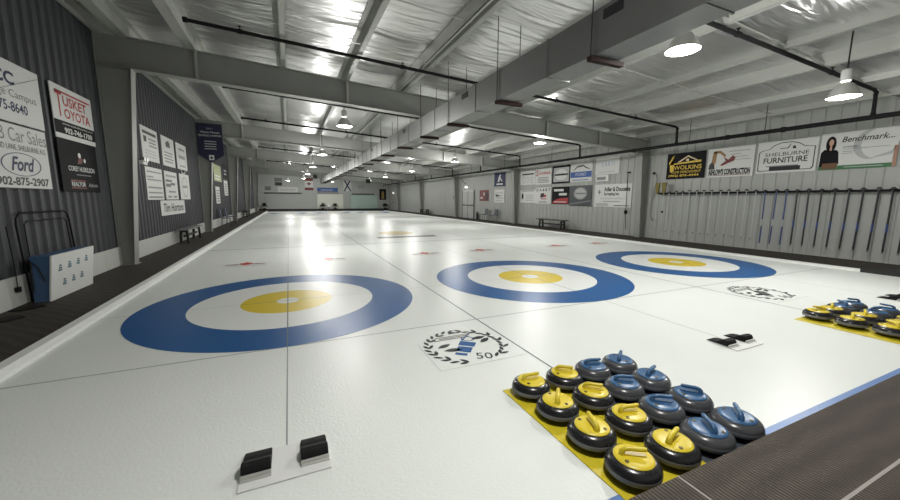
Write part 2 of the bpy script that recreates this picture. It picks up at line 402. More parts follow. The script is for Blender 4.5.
# ------------------------------------------------------------------ steel portal frames
fn_lab = ['first of the grey steel portal frames from the curling stones, with light inner column edge',
          'second grey steel portal frame, the one holding the navy pennant',
          'third grey steel portal frame from the stones, beyond the pennant',
          'fourth grey steel portal frame from the stones',
          'fifth grey steel portal frame, closest to the far flags']
def frame(y, lab):
    t = thing('portal_frame', lab, 'steel frame', (XL + .2, y, 0), group='steel portal frames')
    t.location = (0, y, 0)
    F = .13; w = .008
    xi0, xi1, zk = -3.16, -2.84, 4.205
    xo = XL + .045
    b = MB()
    b.prism([(xo, 0), (xi0, 0), (xi1, zk), (xi1, top(xi1)), (xo, top(xo))], 'y', -w, w)
    b.prism([(xi0, 0), (xi0+.015, 0), (xi1+.015, zk), (xi1, zk)], 'y', -F, F)
    b.box(xo, xo+.012, -F, F, 0, top(xo))
    b.box(xo, xi1, -F, F, zk-.006, zk+.006); b.box(xo - 0, xi0 + .05, -F-.02, F+.02, 0, .015)
    b.prism([(xo, top(xo)-.06), (xo+.02, top(xo)-.06), (xi1, zk+.01), (xi1-.02, zk+.01)], 'y', -.03, .03)
    b.build('column', STEEL, t)
    xe, xr = 12.1, 12.85
    b = MB()
    b.prism([(xi1, bot(xi1)), (xe, bot(xe)), (xe, top(xe)), (xi1, top(xi1))], 'y', -w, w)
    b.prism([(xi1, bot(xi1)), (xe, bot(xe)), (xe, bot(xe)+.014), (xi1, bot(xi1)+.014)], 'y', -F, F)
    b.prism([(xi1, top(xi1)-.014), (xe, top(xe)-.014), (xe, top(xe)), (xi1, top(xi1))], 'y', -F, F)
    b.build('rafter', STEEL, t)
    xo2 = XR - .03
    b = MB()
    b.prism([(xo2, 0), (13.02, 0), (xr, 3.3), (xe, bot(xe)), (xe, top(xe)), (xo2, top(xo2))], 'y', -w, w)
    b.prism([(13.02, 0), (13.005, 0), (xr-.015, 3.3), (xr, 3.3)], 'y', -F, F)
    b.prism([(xr, 3.3), (xe, bot(xe)), (xe, bot(xe)+.014), (xr, 3.314)], 'y', -F, F)
    b.box(xo2-.012, xo2, -F, F, 0, top(xo2))
    b.prism([(xe, top(xe)-.014), (xo2, top(xo2)-.014), (xo2, top(xo2)), (xe, top(xe))], 'y', -F, F)
    b.build('column', STEEL, t)
    for x in (-1.65, 1.65, 4.9, 8.2, 10.6):
        b = MB(); b.prism([(x-.006, bot(x)+.014), (x+.006, bot(x)+.014), (x+.006, top(x)-.014), (x-.006, top(x)-.014)], 'y', -F+.02, F-.02)
        st = b.build('stiffener', STEEL, t)
        b = MB(); b.prism([(x-.03, bot(x)+.015), (x+.03, bot(x)+.015), (x+.03, top(x)-.015), (x-.03, top(x)-.015)], 'y', -F+.012, -F+.019); b.build('stiffener_flange', PURL, st)
for y, lab in zip(FR, fn_lab): frame(y, lab)

# ------------------------------------------------------------------ duct
DX0, DX1, DZ0, DZ1 = 3.66, 4.08, 3.28, 3.80
t = thing('hanging_duct', 'long square galvanised air duct hung down the length of the ceiling', 'air duct', (DX0, 0, DZ0)); t.location = (0, 0, 0)
b = MB(); b.box(DX0, DX1, YN + .3, 40.6, DZ0, DZ1)
y = -6.6
b.build('trunk', GALV, t)
k = 0
for k in range(21):
    y = -6.8 + 2.24 * k + 1.2
    b = MB(); b.box(DX0 - .012, DX1 + .012, y - .012, y + .012, DZ0 - .012, DZ1 + .012); b.build('seam_flange', GALV, t)
for y in (-2.3, 1.6, 6.1, 11.1, 14.7, 19, 23.5):
    b = MB(); b.box(DX0 - .012, DX0 - .001, y - .14, y + .14, DZ0 + .36, DZ0 + .47); b.build('vent', DARKM, t)
for k in range(21):
    y = -6.48 + 2.24 * k
    for f in FR:
        if abs(y - f) < .2: y = f - .22
    for f in (-1.77, 2.61, 6.93, 11.42, 15.89, 20.39, 24.89, 29.39, 33.89, 38.39):
        if abs(y - f) < .16: y = f - .17
    b = MB(); b.box(DX0 - .04, DX1 + .1, y - .04, y + .04, DZ0 - .06, DZ0 - .002); b.build('hanger_bar', BARM, t)
    for x in (DX0 - .022, DX1 + .03):
        b = MB(); b.tube([(x, y, DZ0 - .03), (x, y, top(x) + PD - .01)], .008, 6); b.build('hanger_rod', DARKM, t)

# ------------------------------------------------------------------ sprinkler piping
t = thing('sprinkler_piping', 'black sprinkler pipe along the pale wall with branches crossing under the roof', 'sprinkler pipe', (0, 0, 0))
b = MB(); b.tube([(11.8, -7, 3.31), (11.8, 43, 3.31)], .054, 10)
for y in (-5, -.4, .9, 4, 8.7, 12, 16, 20, 24, 28, 33, 37): b.tube([(11.8, y - .04, 3.31), (11.8, y + .04, 3.31)], .07, 10)
b.build('main_pipe', BLACKP, t)
BR = [-6.3, -1.96, 2.42, 6.74, 11.23, 15.7, 20.2, 24.7, 29.2, 33.7, 38.2]
for y in BR:
    b = MB(); x0 = -1.45 if y > 2 else -1.45
    zz = lambda X: top(X) - .05
    yl = y + .32; ya = lambda X: yl + (y - yl) * (X - x0) / (11.8 - x0)
    b.tube([(x0, yl, zz(x0)), (11.7, y, zz(11.7)), (11.78, y, zz(11.8) - .03), (11.8, y, 3.31)], .036, 8)
    b.tube([(x0 - .05, yl, zz(x0)), (x0 + .02, yl, zz(x0))], .05, 8)
    b.tube([(11.8, y, 3.31), (11.8, y, 3.4)], .045, 8); b.tube([(11.77, y, zz(11.8) - .1), (11.8, y, zz(11.8) - .02)], .04, 8)
    br = b.build('branch_pipe', BLACKP, t)
    for x in (-.6, 2.6, 6.9, 9.9):
        h = MB(); w_ = ya(x); h.tube([(x, w_, zz(x)), (x, w_, zz(x) + .09)], .012, 6); h.lathe([(.03, .085), (.034, .092), (.01, .1)], 10, Matrix.Translation((x, w_, zz(x)))); h.tube([(x-.05, w_, zz(x)), (x+.05, w_, zz(x))], .045, 8)
        h.build('sprinkler_head', BLACKP, br)
for y in (-2.7, .0, 2.0, 5.2, 8.6, 12.8, 17, 21.5, 26, 32):
    b = MB(); b.tube([(11.8, y, 3.31), (11.8, y, top(11.8) + PD - .01)], .01, 6); b.build('hanger_rod', DARKM, t)

# ------------------------------------------------------------------ pendant lamps
def lamp(x, y, z, lab):
    t = thing('pendant_lamp', lab, 'pendant lamp', (x, y, z), group='high bay pendant lamps')
    b = MB(); b.lathe([(.205, 0), (.215, .004), (.2, .03), (.165, .11), (.115, .19), (.09, .215), (.085, .215), (.11, .185), (.16, .105), (.195, .03), (.203, .004)], 32, close=False)
    b.build('reflector', ALU, t)
    b = MB(); b.lathe([(.0005, -.004), (.1, -.003), (.2, .006), (.2, .012), (.0005, .012)], 32, close=False); b.build('lens', LENS, t)
    b = MB(); b.lathe([(.05, .21), (.05, .25), (.07, .26), (.07, .42), (.055, .44), (.02, .45)], 16); b.build('ballast_housing', WHITE, t)
    zt = top(x) + PD - .01 - z
    b = MB(); b.tube([(0, 0, .44), (0, 0, zt)], .012, 6); b.box(-.03, .03, -.03, .03, zt - .06, zt); b.build('stem', DARKM, t)
    L = bpy.data.lights.new('lamp_light', 'POINT'); L.shadow_soft_size = .14; L.energy = LAMP_W * .62; L.color = (1, .985, .95)
    lo = bpy.data.objects.new('lamp_light', L); C.objects.link(lo); lo.parent = t; lo.location = (0, 0, -.12)
    L2 = bpy.data.lights.new('lamp_beam', 'AREA'); L2.shape = 'DISK'; L2.size = .38; L2.energy = LAMP_W * .13; L2.color = (1, .985, .95)
    l2 = bpy.data.objects.new('lamp_beam', L2); C.objects.link(l2); l2.parent = t; l2.location = (0, 0, -.02)
LAMP_W = 285
for i, (y, z) in enumerate(((-4.6, 3.5), (5.1, 3.5), (12.4, 3.5), (19.6, 3.5), (27.0, 3.5), (34.4, 3.5))):
    lamp(1.63, y, z, f'{ordn[i-1]} pendant lamp beyond the stones in the dark wall side row' if i else 'bell shaped pendant lamp overhead of the camera side platform, dark wall row')
for i, (x, y, z) in enumerate(((8.6, -2.6, 3.2), (8.45, 5.2, 3.5), (8.45, 12.5, 3.5), (8.45, 20, 3.5), (8.45, 28, 3.5), (8.45, 35.2, 3.5))):
    lamp(x, y, z, ['big bright pendant lamp below the pipe above the furniture sign', 'second pendant lamp of the row toward the pale wall, over the sponsor signs',
                   'third pendant lamp of the row toward the pale wall', 'fourth pendant lamp of the row toward the pale wall',
                   'fifth pendant lamp of the row toward the pale wall', 'sixth pendant lamp of the row toward the pale wall'][i])
lamp(5.07, -2.2, 3.5, 'large bright pendant lamp right beside the underside of the duct')
lamp(5.1, 40.6, 3.5, 'tiny pendant lamp beyond the end of the duct')
lamp(.14, 40.5, 3.5, 'small pendant lamp before the far boards on the dark wall side')

# ------------------------------------------------------------------ curling houses (painted targets)
def house(x, y, lab):
    t = thing('curling_house', lab, 'target rings', (x, y, 0), group='painted house rings')
    b = flat(); b.ring(0, 0, 1.22, 1.83, .002); b.build('outer_ring', P_BLUE, t)
    b = flat(); b.ring(0, 0, .61, 1.22, .002); b.build('middle_ring', P_WHITE, t)
    b = flat(); b.ring(0, 0, .15, .61, .002); b.build('inner_ring', P_YEL, t)
    b = flat(); b.disc(0, 0, .15, z=.002); b.build('button', P_WHITE, t)
    b = flat()
    for s_ in (-1, 1):
        b = flat(); b.poly([(s_*.915 - .305, -.005), (s_*.915 + .305, -.005), (s_*.915 + .305, .005), (s_*.915 - .305, .005)], .003); b.build('tee_line', P_PALE, t)
    b = flat(); b.add([(-.61, -.006, .003), (.61, -.006, .003), (.61, .006, .003), (-.61, .006, .003)], [(0,1,2,3)])
    b.add([(-.006, -1.83, .003), (.006, -1.83, .003), (.006, 1.83, .003), (-.006, 1.83, .003)], [(0,1,2,3)]); b.build('centre_line', P_LINE, t)
for k in range(3):
    house(k*S, 0, ['blue and yellow target rings on the sheet beside the dark wall', 'blue and yellow target rings on the middle sheet, behind the stones', 'blue and yellow target rings on the sheet beside the broom wall'][k])
    house(k*S, 34.75, ['faint far end target rings on the sheet beside the dark wall', 'faint far end target rings on the middle sheet', 'faint far end target rings on the sheet beside the broom wall'][k])

# ------------------------------------------------------------------ printed marks under the ice
def leafshape(cx, cy, L, ang, wd=.34):
    pts = []
    for k in range(10):
        u = k / 9; pts.append((u * L, math.sin(PI * u) * L * wd * .5))
    for k in range(8, 0, -1):
        u = k / 9; pts.append((u * L, -math.sin(PI * u) * L * wd * .5))
    return [(cx + px * math.cos(ang) - py * math.sin(ang), cy + px * math.sin(ang) + py * math.cos(ang)) for px, py in pts]
def wreath(x, y, r, blue, lab):
    t = thing('wreath_emblem', lab, 'ice emblem', (x, y, 0), group='wreath emblems in the ice')
    b = flat(); n = 26
    for k in range(n):
        a = -PI/2 + .38 + (2*PI - .76) * k / (n - 1)
        px, py = r * math.cos(a), r * math.sin(a)
        tdir = a + PI/2 if math.cos(a) > 0 else a - PI/2      # grow upward from the bottom gap
        for sd in ((1, -1) if k % 2 else (1,)):
            b.poly(leafshape(px, py, .105, tdir + sd * .5, .36), .0022)
    b.build('laurel', P_BLACK, t)
    b = flat(); b.box(-.24, .2, .27, .284, .0022, .0023); b.box(-.2, .16, .235, .25, .0022, .0023); b.box(-.27, .14, .2, .214, .0022, .0023); b.build('motto_lines', P_DARK, t)
    c1 = P_BLUE if blue else P_BLACK
    b = flat(); M = Matrix.Rotation(math.radians(-38), 4, 'Z')
    b.poly([(-.08, -.02), (.09, -.02), (.09, .09), (-.08, .09)], .0022, M); b.poly([(-.07, -.17), (.08, -.17), (.08, -.045), (-.07, -.045)], .0022, M); b.poly([(-.06, -.25), (.06, -.25), (.06, -.2), (-.06, -.2)], .0022, M)
    b.ring(-.02, .17, .06, .075, .0022, 24, .8, M); b.poly([(.02, .12), (.2, .3), (.19, .31), (.0, .13)], .0022)
    b.build('stone_emblem', c1, t)
    for p in ((-.3, .03, .17, .35), (-.27, -.05, .2, -.12), (.12, .12, .18, .1), (.17, .0, .17, .55)):
        b = flat(); b.poly(leafshape(p[0], p[1], p[2], p[3], .4), .0022); b.build('leaf_spray', P_BLACK, t)
    text(t, '50', -.03, .13, -.36, -.23, P_BLACK, .0022, name='numerals', rot=-.35)
    b = flat(); b.poly([(-.46, -.43), (.46, -.43), (.46, -.424), (-.46, -.424)], .0018); b.poly([(-.46, -.43), (-.454, -.43), (-.454, .2), (-.46, .2)], .0018); b.build('border_line', P_PALE, t)
wreath(1.685, -2.51, .385, True, 'round laurel wreath emblem with blue motif behind the stone block')
wreath(7.1, -2.5, .39, False, 'round black laurel wreath emblem toward the broom wall')
def maple():
    h = [(0, 1), (.12, .72), (.3, .82), (.24, .42), (.48, .62), (.55, .5), (.85, .5), (.75, .3), (.92, .18), (.45, -.18), (.5, -.36), (.06, -.3), (.05, -.7)]
    return h + [(-x, y) for x, y in h[::-1]]
for i, x in enumerate((-.88, .91, S - .87, S + .88, 2*S - .61, 2*S + 1.2)):
    t = thing('maple_leaf_emblem', ['red maple leaf mark nearest the dark wall walkway', 'red maple leaf mark just beyond the first rings, beside its centre line', 'red maple leaf mark before the ochre oval',
        'red maple leaf mark straight behind the middle rings', 'red maple leaf mark between middle rings and bench', 'red maple leaf mark closest to the pale wall'][i], 'ice emblem', (x, 3.6, 0), group='maple leaf marks in the ice')
    b = flat(); b.poly([(px * .16, py * .3) for px, py in maple()], .0026); b.build('leaf', P_RED, t)
    b = flat()
    for s in (-1, 1): b.poly([(s*.08, -.04), (s*.2, .06), (s*.43, .02), (s*.38, -.06), (s*.2, -.08)][::s], .0022)
    b.build('wings', P_BROWN, t)
    b = flat(); b.poly([(-.42, -.26), (.42, -.26), (.42, -.2), (-.42, -.2)], .0022); b.build('underline', P_PALE, t)
t = thing('sponsor_emblem', 'ochre oval emblem with dark bar on the middle sheet beyond the hog line', 'ice emblem', (4.35, 8.6, 0))
b = flat(); b.disc(0, 1.2, .75, .9, .0022); b.build('oval', P_OCHRE, t)
b = flat(); b.poly([(-1.2, -.75), (1.2, -.75), (1.2, -.25), (-1.2, -.25)], .0024); b.build('bar', P_DARK, t)

# ------------------------------------------------------------------ hacks
def hack(x, y, lab):
    t = thing('curling_hack', lab, 'hack', (x, y, 0), group='hacks')
    b = MB(); b.box(-.23, .23, -.145, .15, 0.0025, .008); b.build('base_plate', WHITE, t)
    for s in (-1, 1):
        cx = s * .15
        prof = [(-.05, .01), (-.055, .04), (-.04, .066), (-.01, .072), (.025, .056), (.05, .034), (.075, .026), (.1, .026), (.13, .02), (.165, .009), (.06, .009)]
        o = MB(); o.prism(prof, 'x', cx - .073, cx + .073)
        f = o.build('foothold', RUBBER, t); f.data.polygons.foreach_set('use_smooth', [False]*len(f.data.polygons))
        bv = f.modifiers.new('b', 'BEVEL'); bv.width = .008; bv.segments = 2
        o = MB(); o.box(cx - .075, cx + .075, -.07, -.056, .009, .03); o.box(cx - .075, cx + .075, -.085, -.07, .009, .015); o.build('bracket', ALU, f)
hack(0, -3.6, 'white plate hack with two black rubber footholds on the sheet beside the dark wall')
hack(S, -3.58, 'white plate hack with black rubber footholds between the two blocks of stones')
hack(2*S - .05, -3.55, 'hack with black footholds at the picture edge by the broom wall')

# ------------------------------------------------------------------ curling stones
def stone(kind):
    y = kind == 'yellow'
    t = thing('curling_stone', 'x', 'curling stone', (0, 0, 0))
    prof = [(.055, .006), (.065, .001), (.075, .004), (.1, .014), (.125, .03), (.139, .044)]
    for r, z in ((.1405, .048), (.1405, .068)): pass
    lo = prof + [(.1425, .05)]
    hi = [(.1425, .07), (.1405, .077), (.134, .09), (.123, .1015), (.108, .109), (.09, .1135), (.06, .114)]
    g = GRAN_Y if y else GRAN_B
    b = MB(); b.lathe(lo + [(.141, .051), (.141, .069)] + hi, 40); b.build('body', g, t)
    b = MB(); b.lathe([(.1396, .0385), (.1422, .042), (.1437, .05), (.1439, .058), (.1437, .0645), (.1418, .0685)], 40, close=False); b.build('striking_band', BAND_Y if y else BAND_B, t)
    p = PL_Y if y else PL_B
    b = MB(); b.lathe([(.1, .109), (.1035, .1135), (.101, .117), (.084, .121), (.05, .124), (.0005, .125)], 40)
    b.prism([(-.06, -.016), (.055, -.012), (.065, 0), (.055, .012), (-.06, .016)], 'z', .12, .131)
    cp = b.build('cap', p, t)
    for bx, by in ((.052, .055), (-.05, -.058)):
        b = MB(); b.lathe([(.011, .118), (.011, .1245), (.006, .1255), (.0005, .1255)], 12, Matrix.Translation((bx, by, 0))); b.build('bolt', BOLT, cp)
    path = [(-.06, 0, .116), (-.063, 0, .13), (-.06, 0, .144), (-.048, 0, .154), (-.028, 0, .1585), (0, 0, .159), (.028, 0, .16), (.05, 0, .162), (.062, 0, .164)]
    b = MB(); b.tube(path, [.021, .018, .016, .0155, .015, .0145, .0145, .014, .01], 12, sq=(1.0, .85)); b.build('handle', p, t)
    return t
protos = {k: stone(k) for k in ('yellow', 'blue')}
used = {'yellow': 0, 'blue': 0}
RX = (1.72, 2.045, 2.355, 2.66); RY = (-3.555, -3.86, -4.165, -4.465)
ANG = [[-10, -40, -20, 35], [48, -45, -35, 15], [70, -15, -38, 135], [-35, 15, 60, 45]]
rown = ['row farthest from the ribbed carpet', 'second row back from the hog side edge', 'third row, one short of the carpet', 'row touching the ribbed carpet edge']
coln = ['outer yellow column by the sheet edge', 'inner yellow column beside the blue ones', 'inner blue column beside the yellow ones', 'outer blue column']
for blk in (0, 1):
    for j in range(4):
        for i in range(4):
            if blk == 1 and (j == 3 or (j == 2 and i > 2)): continue
            k = 'yellow' if i < 2 else 'blue'
            x = RX[i] + blk * 4.43 + (random.uniform(-.01, .01) if blk else 0); y = RY[j] + random.uniform(-.006, .006)
            a = math.radians(ANG[j][i] if blk == 0 else random.choice((-30, 20, 60, 100, 140, -70)))
            lab = f'{k} handled curling stone, {["first", "second", "third", "last"][j]} row from the rings, {["outer", "inner", "inner", "outer"][i]} {k} column' + ('' if blk == 0 else ', partly visible block')
            g = ('stones of the full block' if blk == 0 else 'stones of the partly visible block')
            if used[k]:
                o = dup(protos[k], (x, y, .006), a, lab)
            else:
                o = protos[k]; o.location = (x, y, .006); o.rotation_euler = (0, 0, a); o['label'] = lab; used[k] = 1
            o['group'] = g
for blk in (0, 1):
    x0 = 1.55 + blk * S
    b = MB(); b.box(x0, x0 + .64, -4.635, -3.43, .0025, .006); o = b.build('stone_mat', MATY)
    tag(o, ['yellow sheet lying under the full block of yellow stones', 'yellow sheet under the partly visible block of stones'][blk], 'mat', 'sheets under the stones')
    b = MB(); b.box(x0 + .641, x0 + 1.27, -4.635, -3.43, .0025, .006); o = b.build('stone_mat', MATB)
    tag(o, ['dark sheet lying under the full block of blue stones', 'dark sheet under the blue stones of the partly visible block'][blk], 'mat', 'sheets under the stones')

# ------------------------------------------------------------------ signs
def sign(wall, u0, u1, z0, z1, lab, base=SIGNW, cat='sign', group=None, name='wall_sign', border=None, off=0, thick=.012):
    """u0..u1 run along the wall (Y, or X on the far wall)"""
    w, h = abs(u1 - u0), z1 - z0; c = (u0 + u1) / 2
    if wall == 'L': t = thing(name, lab, cat, (XL + .038 + off, c, z0), ROT_L, group)
    elif wall == 'R': t = thing(name, lab, cat, (XR - .024 - off, c, z0), ROT_R, group)
    else: t = thing(name, lab, cat, (c, YF - .003 - off, z0), ROT_F, group)
    b = MB(); b.box(-w/2, w/2, 0, h, 0, thick); b.build('panel', base, t)
    t['w'] = w; t['h'] = h
    if border:
        f = MB(); bw = border[1]; zt = thick + .004
        f.box(-w/2, w/2, 0, bw, thick-.001, zt); f.box(-w/2, w/2, h-bw, h, thick-.001, zt); f.box(-w/2, -w/2+bw, bw, h-bw, thick-.001, zt); f.box(w/2-bw, w/2, bw, h-bw, thick-.001, zt)
        f.build('border', border[0], t)
    return t, w, h
ZT = .0145
def bars(t, m, lst, name='print_lines', z=ZT):
    b = flat()
    for x0, x1, y0, y1 in lst: b.poly([(x0, y0), (x1, y0), (x1, y1), (x0, y1)], z)
    return b.build(name, m, t)
def rows(t, m, x0, x1, y0, y1, n, z=ZT, ragged=.15, fill=.45, name='print_lines'):
    h = (y1 - y0) / n; rr = random.Random(n * 31 + int(x0 * 100))
    return bars(t, m, [(x0 + rr.random()*ragged*(x1-x0)*.4, x1 - rr.random()*ragged*(x1-x0), y0 + h*i, y0 + h*(i+fill)) for i in range(n)], name, z)
def poly(t, m, pts, name='emblem', z=ZT):
    b = flat(); b.poly(pts, z); return b.build(name, m, t)

# -- dark wall
t, w, h = sign('L', .1, 2.37, 2.535, 3.38, 'large white campus sign on the dark wall, the upper of two stacked')
text(t, 'NSCC', -.26, .55, .52, .7, NAVY, ZT, bold=.03)
text(t, 'Burridge Campus', -.3, 1.0, .32, .46, GREY, ZT)
text(t, '902-875-8640', -.27, .76, .15, .29, NAVY, ZT, bold=.015)
b = flat(); b.poly([(w/2-.02, h-.07), (w/2-.9, h-.42), (w/2-.9, h-.43), (w/2-.02, h-.08)], ZT); b.build('rule', GREY, t)
t, w, h = sign('L', .1, 2.36, 1.61, 2.515, 'large white car dealer sign with an oval logo, below the campus sign', border=(INK, .012))
text(t, 'CB Car Sales', -.1, 1.1, .66, .85, GREY, ZT)
text(t, 'HAMMOND LANE, SHELBURNE, N.S.', -.3, 1.06, .53, .62, INK, ZT)
b = flat(); b.ring(.46, .345, .41, .435, ZT, 48, .38); b.build('oval_outline', NAVY, t)
text(t, 'Ford', .22, .74, .25, .45, NAVY, ZT, shear=.35, bold=.025)
text(t, '902-875-2907', -.1, 1.04, .045, .165, INK, ZT, bold=.03)
t, w, h = sign('L', 2.67, 4.03, 2.5, 3.39, 'white car dealer board with red lettering and black band, beside the steel column')
text(t, 'T', -.56, -.36, .37, .8, RED, ZT, bold=.01)
bars(t, RED, [(-.56, .6, .77, .8)], 'rule')
text(t, 'USKET', -.34, .46, .57, .74, RED, ZT, bold=.02)
text(t, 'OYOTA', -.34, .55, .36, .53, RED, ZT, bold=.02)
bars(t, SIGNK, [(-.68, .68, .08, .3)], 'band', ZT)
text(t, '902-746-1700', -.4, .56, .1, .2, SIGNW, ZT + .001, bold=.03)
text(t, 'www.tuskettoyota.com', -.45, .6, .225, .275, SIGNW, ZT + .001)
t, w, h = sign('L', 2.66, 3.99, 1.59, 2.49, 'black realtor style board with white lettering, under the red lettered car dealer board', SIGNK)
b = flat(); b.disc(0, .66, .05, z=ZT, seg=20); b.disc(.17, .58, .04, z=ZT, seg=20); b.build('emblem_dot', SIGNW, t)
b = flat(); b.poly([(-.1, .5), (.06, .52), (.1, .6), (.02, .64), (-.06, .58)], ZT); b.build('emblem', DRED, t)
text(t, 'COREY HUSKILSON', -.42, .5, .37, .46, SIGNW, ZT, bold=.02)
rows(t, GREY, -.2, .4, .3, .34, 1, name='print_lines')
bars(t, DRED, [(-.4, .12, .19, .215), (-.4, .12, .06, .085)], 'rule')
text(t, 'REALTOR', -.38, .1, .1, .18, SIGNW, ZT, bold=.02)
text(t, 'Atlantic', .2, .58, .1, .17, LGREY, ZT, shear=.2)
G = 'white sponsor sheets on the dark wall'
t, w, h = sign('L', 6.65, 8.0, 2.51, 3.42, 'white sponsor board, upper row of the dark wall, next to the column', group=G)
bars(t, INK, [(-.55, .55, .72, .8)], 'heading'); poly(t, INK, [(-.5, .5), (-.3, .5), (-.28, .66), (-.5, .66)]); rows(t, GREY, -.15, .55, .4, .68, 3); rows(t, LGREY, -.5, .5, .1, .34, 3)
t, w, h = sign('L', 8.36, 9.68, 2.5, 3.42, 'white sponsor board with black house mark, middle of the upper row', group=G)
poly(t, INK, [(-.25, .6), (.2, .6), (.2, .75), (.05, .82), (-.25, .74)]); rows(t, GREY, -.5, .5, .12, .5, 4)
t, w, h = sign('L', 9.96, 11.3, 2.51, 3.42, 'white sponsor board with curved script heading, end of the upper row', group=G)
b = flat(); b.ring(0, .3, .42, .47, ZT, 40); b.v = [v for v in b.v]; b.build('arc', LGREY, t); bars(t, GREY, [(-.4, .4, .68, .74), (-.45, .45, .38, .5), (-.35, .35, .1, .15)])
t, w, h = sign('L', 6.69, 8.1, 1.435, 2.34, 'white sponsor board with thick grey rules, lower row next to the column', group=G)
bars(t, GREY, [(-.6, .6, .76, .8), (-.6, -.1, .62, .66), (-.6, .6, .54, .58), (-.6, .6, .32, .37), (-.6, .6, .18, .22), (-.6, .6, .05, .1)])
t, w, h = sign('L', 8.32, 9.7, 1.44, 2.335, 'white sponsor board with dark truck mark, middle of the lower row', group=G)
bars(t, GREY, [(-.55, .55, .72, .78), (-.4, .4, .22, .28), (-.5, -.1, .06, .12), (.1, .5, .06, .12)]); bars(t, INK, [(-.6, .05, .56, .63), (-.6, -.1, .4, .5), (-.1, .4, .46, .54)], 'truck_mark')
t, w, h = sign('L', 10.02, 11.37, 1.44, 2.355, 'white sponsor board with ring shaped mark, end of the lower row', group=G)
b = flat(); b.ring(0, .45, .3, .33, ZT, 40, 1.1); b.build('ring_mark', GREY, t); bars(t, GREY, [(-.35, .35, .42, .5)], 'heading')
t, w, h = sign('L', 7.68, 10.4, .95, 1.415, 'wide white coffee shop banner hung low under the sponsor boards', border=(LGREY, .01))
text(t, 'Tim Hortons', -1.1, 1.15, .1, .37, INK, ZT, shear=.25, bold=.02)
t, w, h = sign('L', 16.75, 19.0, 2.4, 3.28, 'green and white poster beyond the pennant on the dark wall', OLIVE)
rows(t, SIGNW, -.8, .8, .1, .4, 2)
t, w, h = sign('L', 16.9, 18.1, 1.2, 2.1, 'white stacked notices below the green poster'); rows(t, GREY, -.45, .45, .1, .8, 5)
t, w, h = sign('L', 19.8, 21.2, 1.65, 2.56, 'white notice beneath the black board beyond the pennant'); rows(t, GREY, -.5, .5, .1, .8, 5)
t, w, h = sign('L', 19.86, 21.27, 2.7, 3.55, 'small black sponsor board high on the dark wall beyond the pennant', SIGNK); rows(t, LGREY, -.5, .5, .2, .6, 2)

# -- pale wall, the four big boards over the broom rack
t, w, h = sign('R', 3.72, 2.33, 2.28, 3.21, 'black and yellow home builder sign with a roof and hammer mark', SIGNK)
b = flat(); b.poly([(-.3, .6), (.08, .82), (.5, .6), (.43, .6), (.08, .77), (-.2, .6)], ZT); b.box(.02, .12, .62, .7, ZT, ZT + .0005); b.build('roof_mark', CREAM, t)
b = flat(); b.poly([(-.6, .52), (.55, .56), (.55, .63), (-.42, .57), (-.42, .3), (-.55, .25), (-.58, .5), (-.62, .58), (-.5, .8), (-.42, .86), (-.48, .72), (-.5, .6)], ZT); b.build('hammer_mark', YINK, t)
text(t, 'WOLKINS', -.42, .58, .33, .48, YINK, ZT, bold=.01)
text(t, 'HOME IMPROVEMENT', -.5, .56, .2, .29, YINK, ZT)
text(t, '(902) 875-4444', -.6, .5, .06, .16, YINK, ZT, bold=.02)
t, w, h = sign('R', 2.25, .9, 2.27, 3.21, 'white construction company sign with an excavator arm')
text(t, "ASHLOW'S CONSTRUCTION", -.63, .6, .07, .27, SIGNK, ZT, bold=.045)
bars(t, DRED, [(-.64, .6, .05, .065)], 'rule')
b = flat(); b.poly([(-.5, .3), (-.42, .5), (-.4, .85), (-.52, .84), (-.58, .3)], ZT); b.poly([(-.5, .86), (-.3, .86), (-.12, .7), (-.16, .64), (-.32, .78), (-.5, .78)], ZT); b.build('excavator_arm', mat('arm_ochre', srgb(150, 112, 62), .5), t)
b = flat(); b.poly([(-.2, .66), (-.05, .55), (.08, .68), (.16, .6), (.12, .5), (-.02, .45), (-.22, .36), (-.28, .4), (-.12, .52)], ZT + .0005); b.build('excavator_bucket', DRED, t)
poly(t, INK, [(-.64, .27), (-.44, .27), (-.46, .42), (-.54, .52), (-.62, .42)], 'excavator_cab', ZT + .0005)
bars(t, GREY, [(-.05, .55, .8, .815), (.02, .3, .7, .715), (.1, .5, .62, .635), (.15, .58, .53, .545)])
t, w, h = sign('R', .82, -.57, 2.315, 3.23, 'white furniture shop sign with a rounded black outline')
o1 = [(-.64, .06), (.6, .06), (.64, .12), (.64, .68), (.48, .7), (.4, .72), (.3, .8), (.12, .86), (-.12, .86), (-.3, .8), (-.4, .7), (-.6, .66), (-.66, .6), (-.66, .1)]
b = flat(); n = len(o1); i2 = [(x * .965, .46 + (y - .46) * .95) for x, y in o1]
b.add([(x, y, ZT) for x, y in o1 + i2], [(k, (k+1) % n, n + (k+1) % n, n + k) for k in range(n)]); b.build('outline', INK, t)
text(t, 'SHELBURNE', -.5, .52, .48, .585, INK, ZT)
text(t, 'FURNITURE', -.52, .5, .28, .44, INK, ZT, bold=.015)
bars(t, INK, [(-.36, .36, .08, .18)], 'band'); rows(t, GREY, -.45, .4, .18, .24, 1)
b = flat(); b.poly([(-.15, .68), (.05, .68), (.1, .8), (.08, .8), (.03, .7), (-.15, .7)], ZT); b.poly([(.14, .66), (.22, .66), (.2, .74), (.15, .74)], ZT); b.build('cart_mark', INK, t)
t, w, h = sign('R', -.62, -2.0, 2.32, 3.26, 'white company sign with a dark haired woman, over the black broom handles')
x0 = -w/2
poly(t, GREEN, [(x0, 0), (w/2 - .06, 0), (w/2 - .06, .1), (x0, .1)], 'green_band'); bars(t, LGREY, [(x0 + .5, w/2 - .2, .04, .06)], 'print_lines', ZT + .0004)
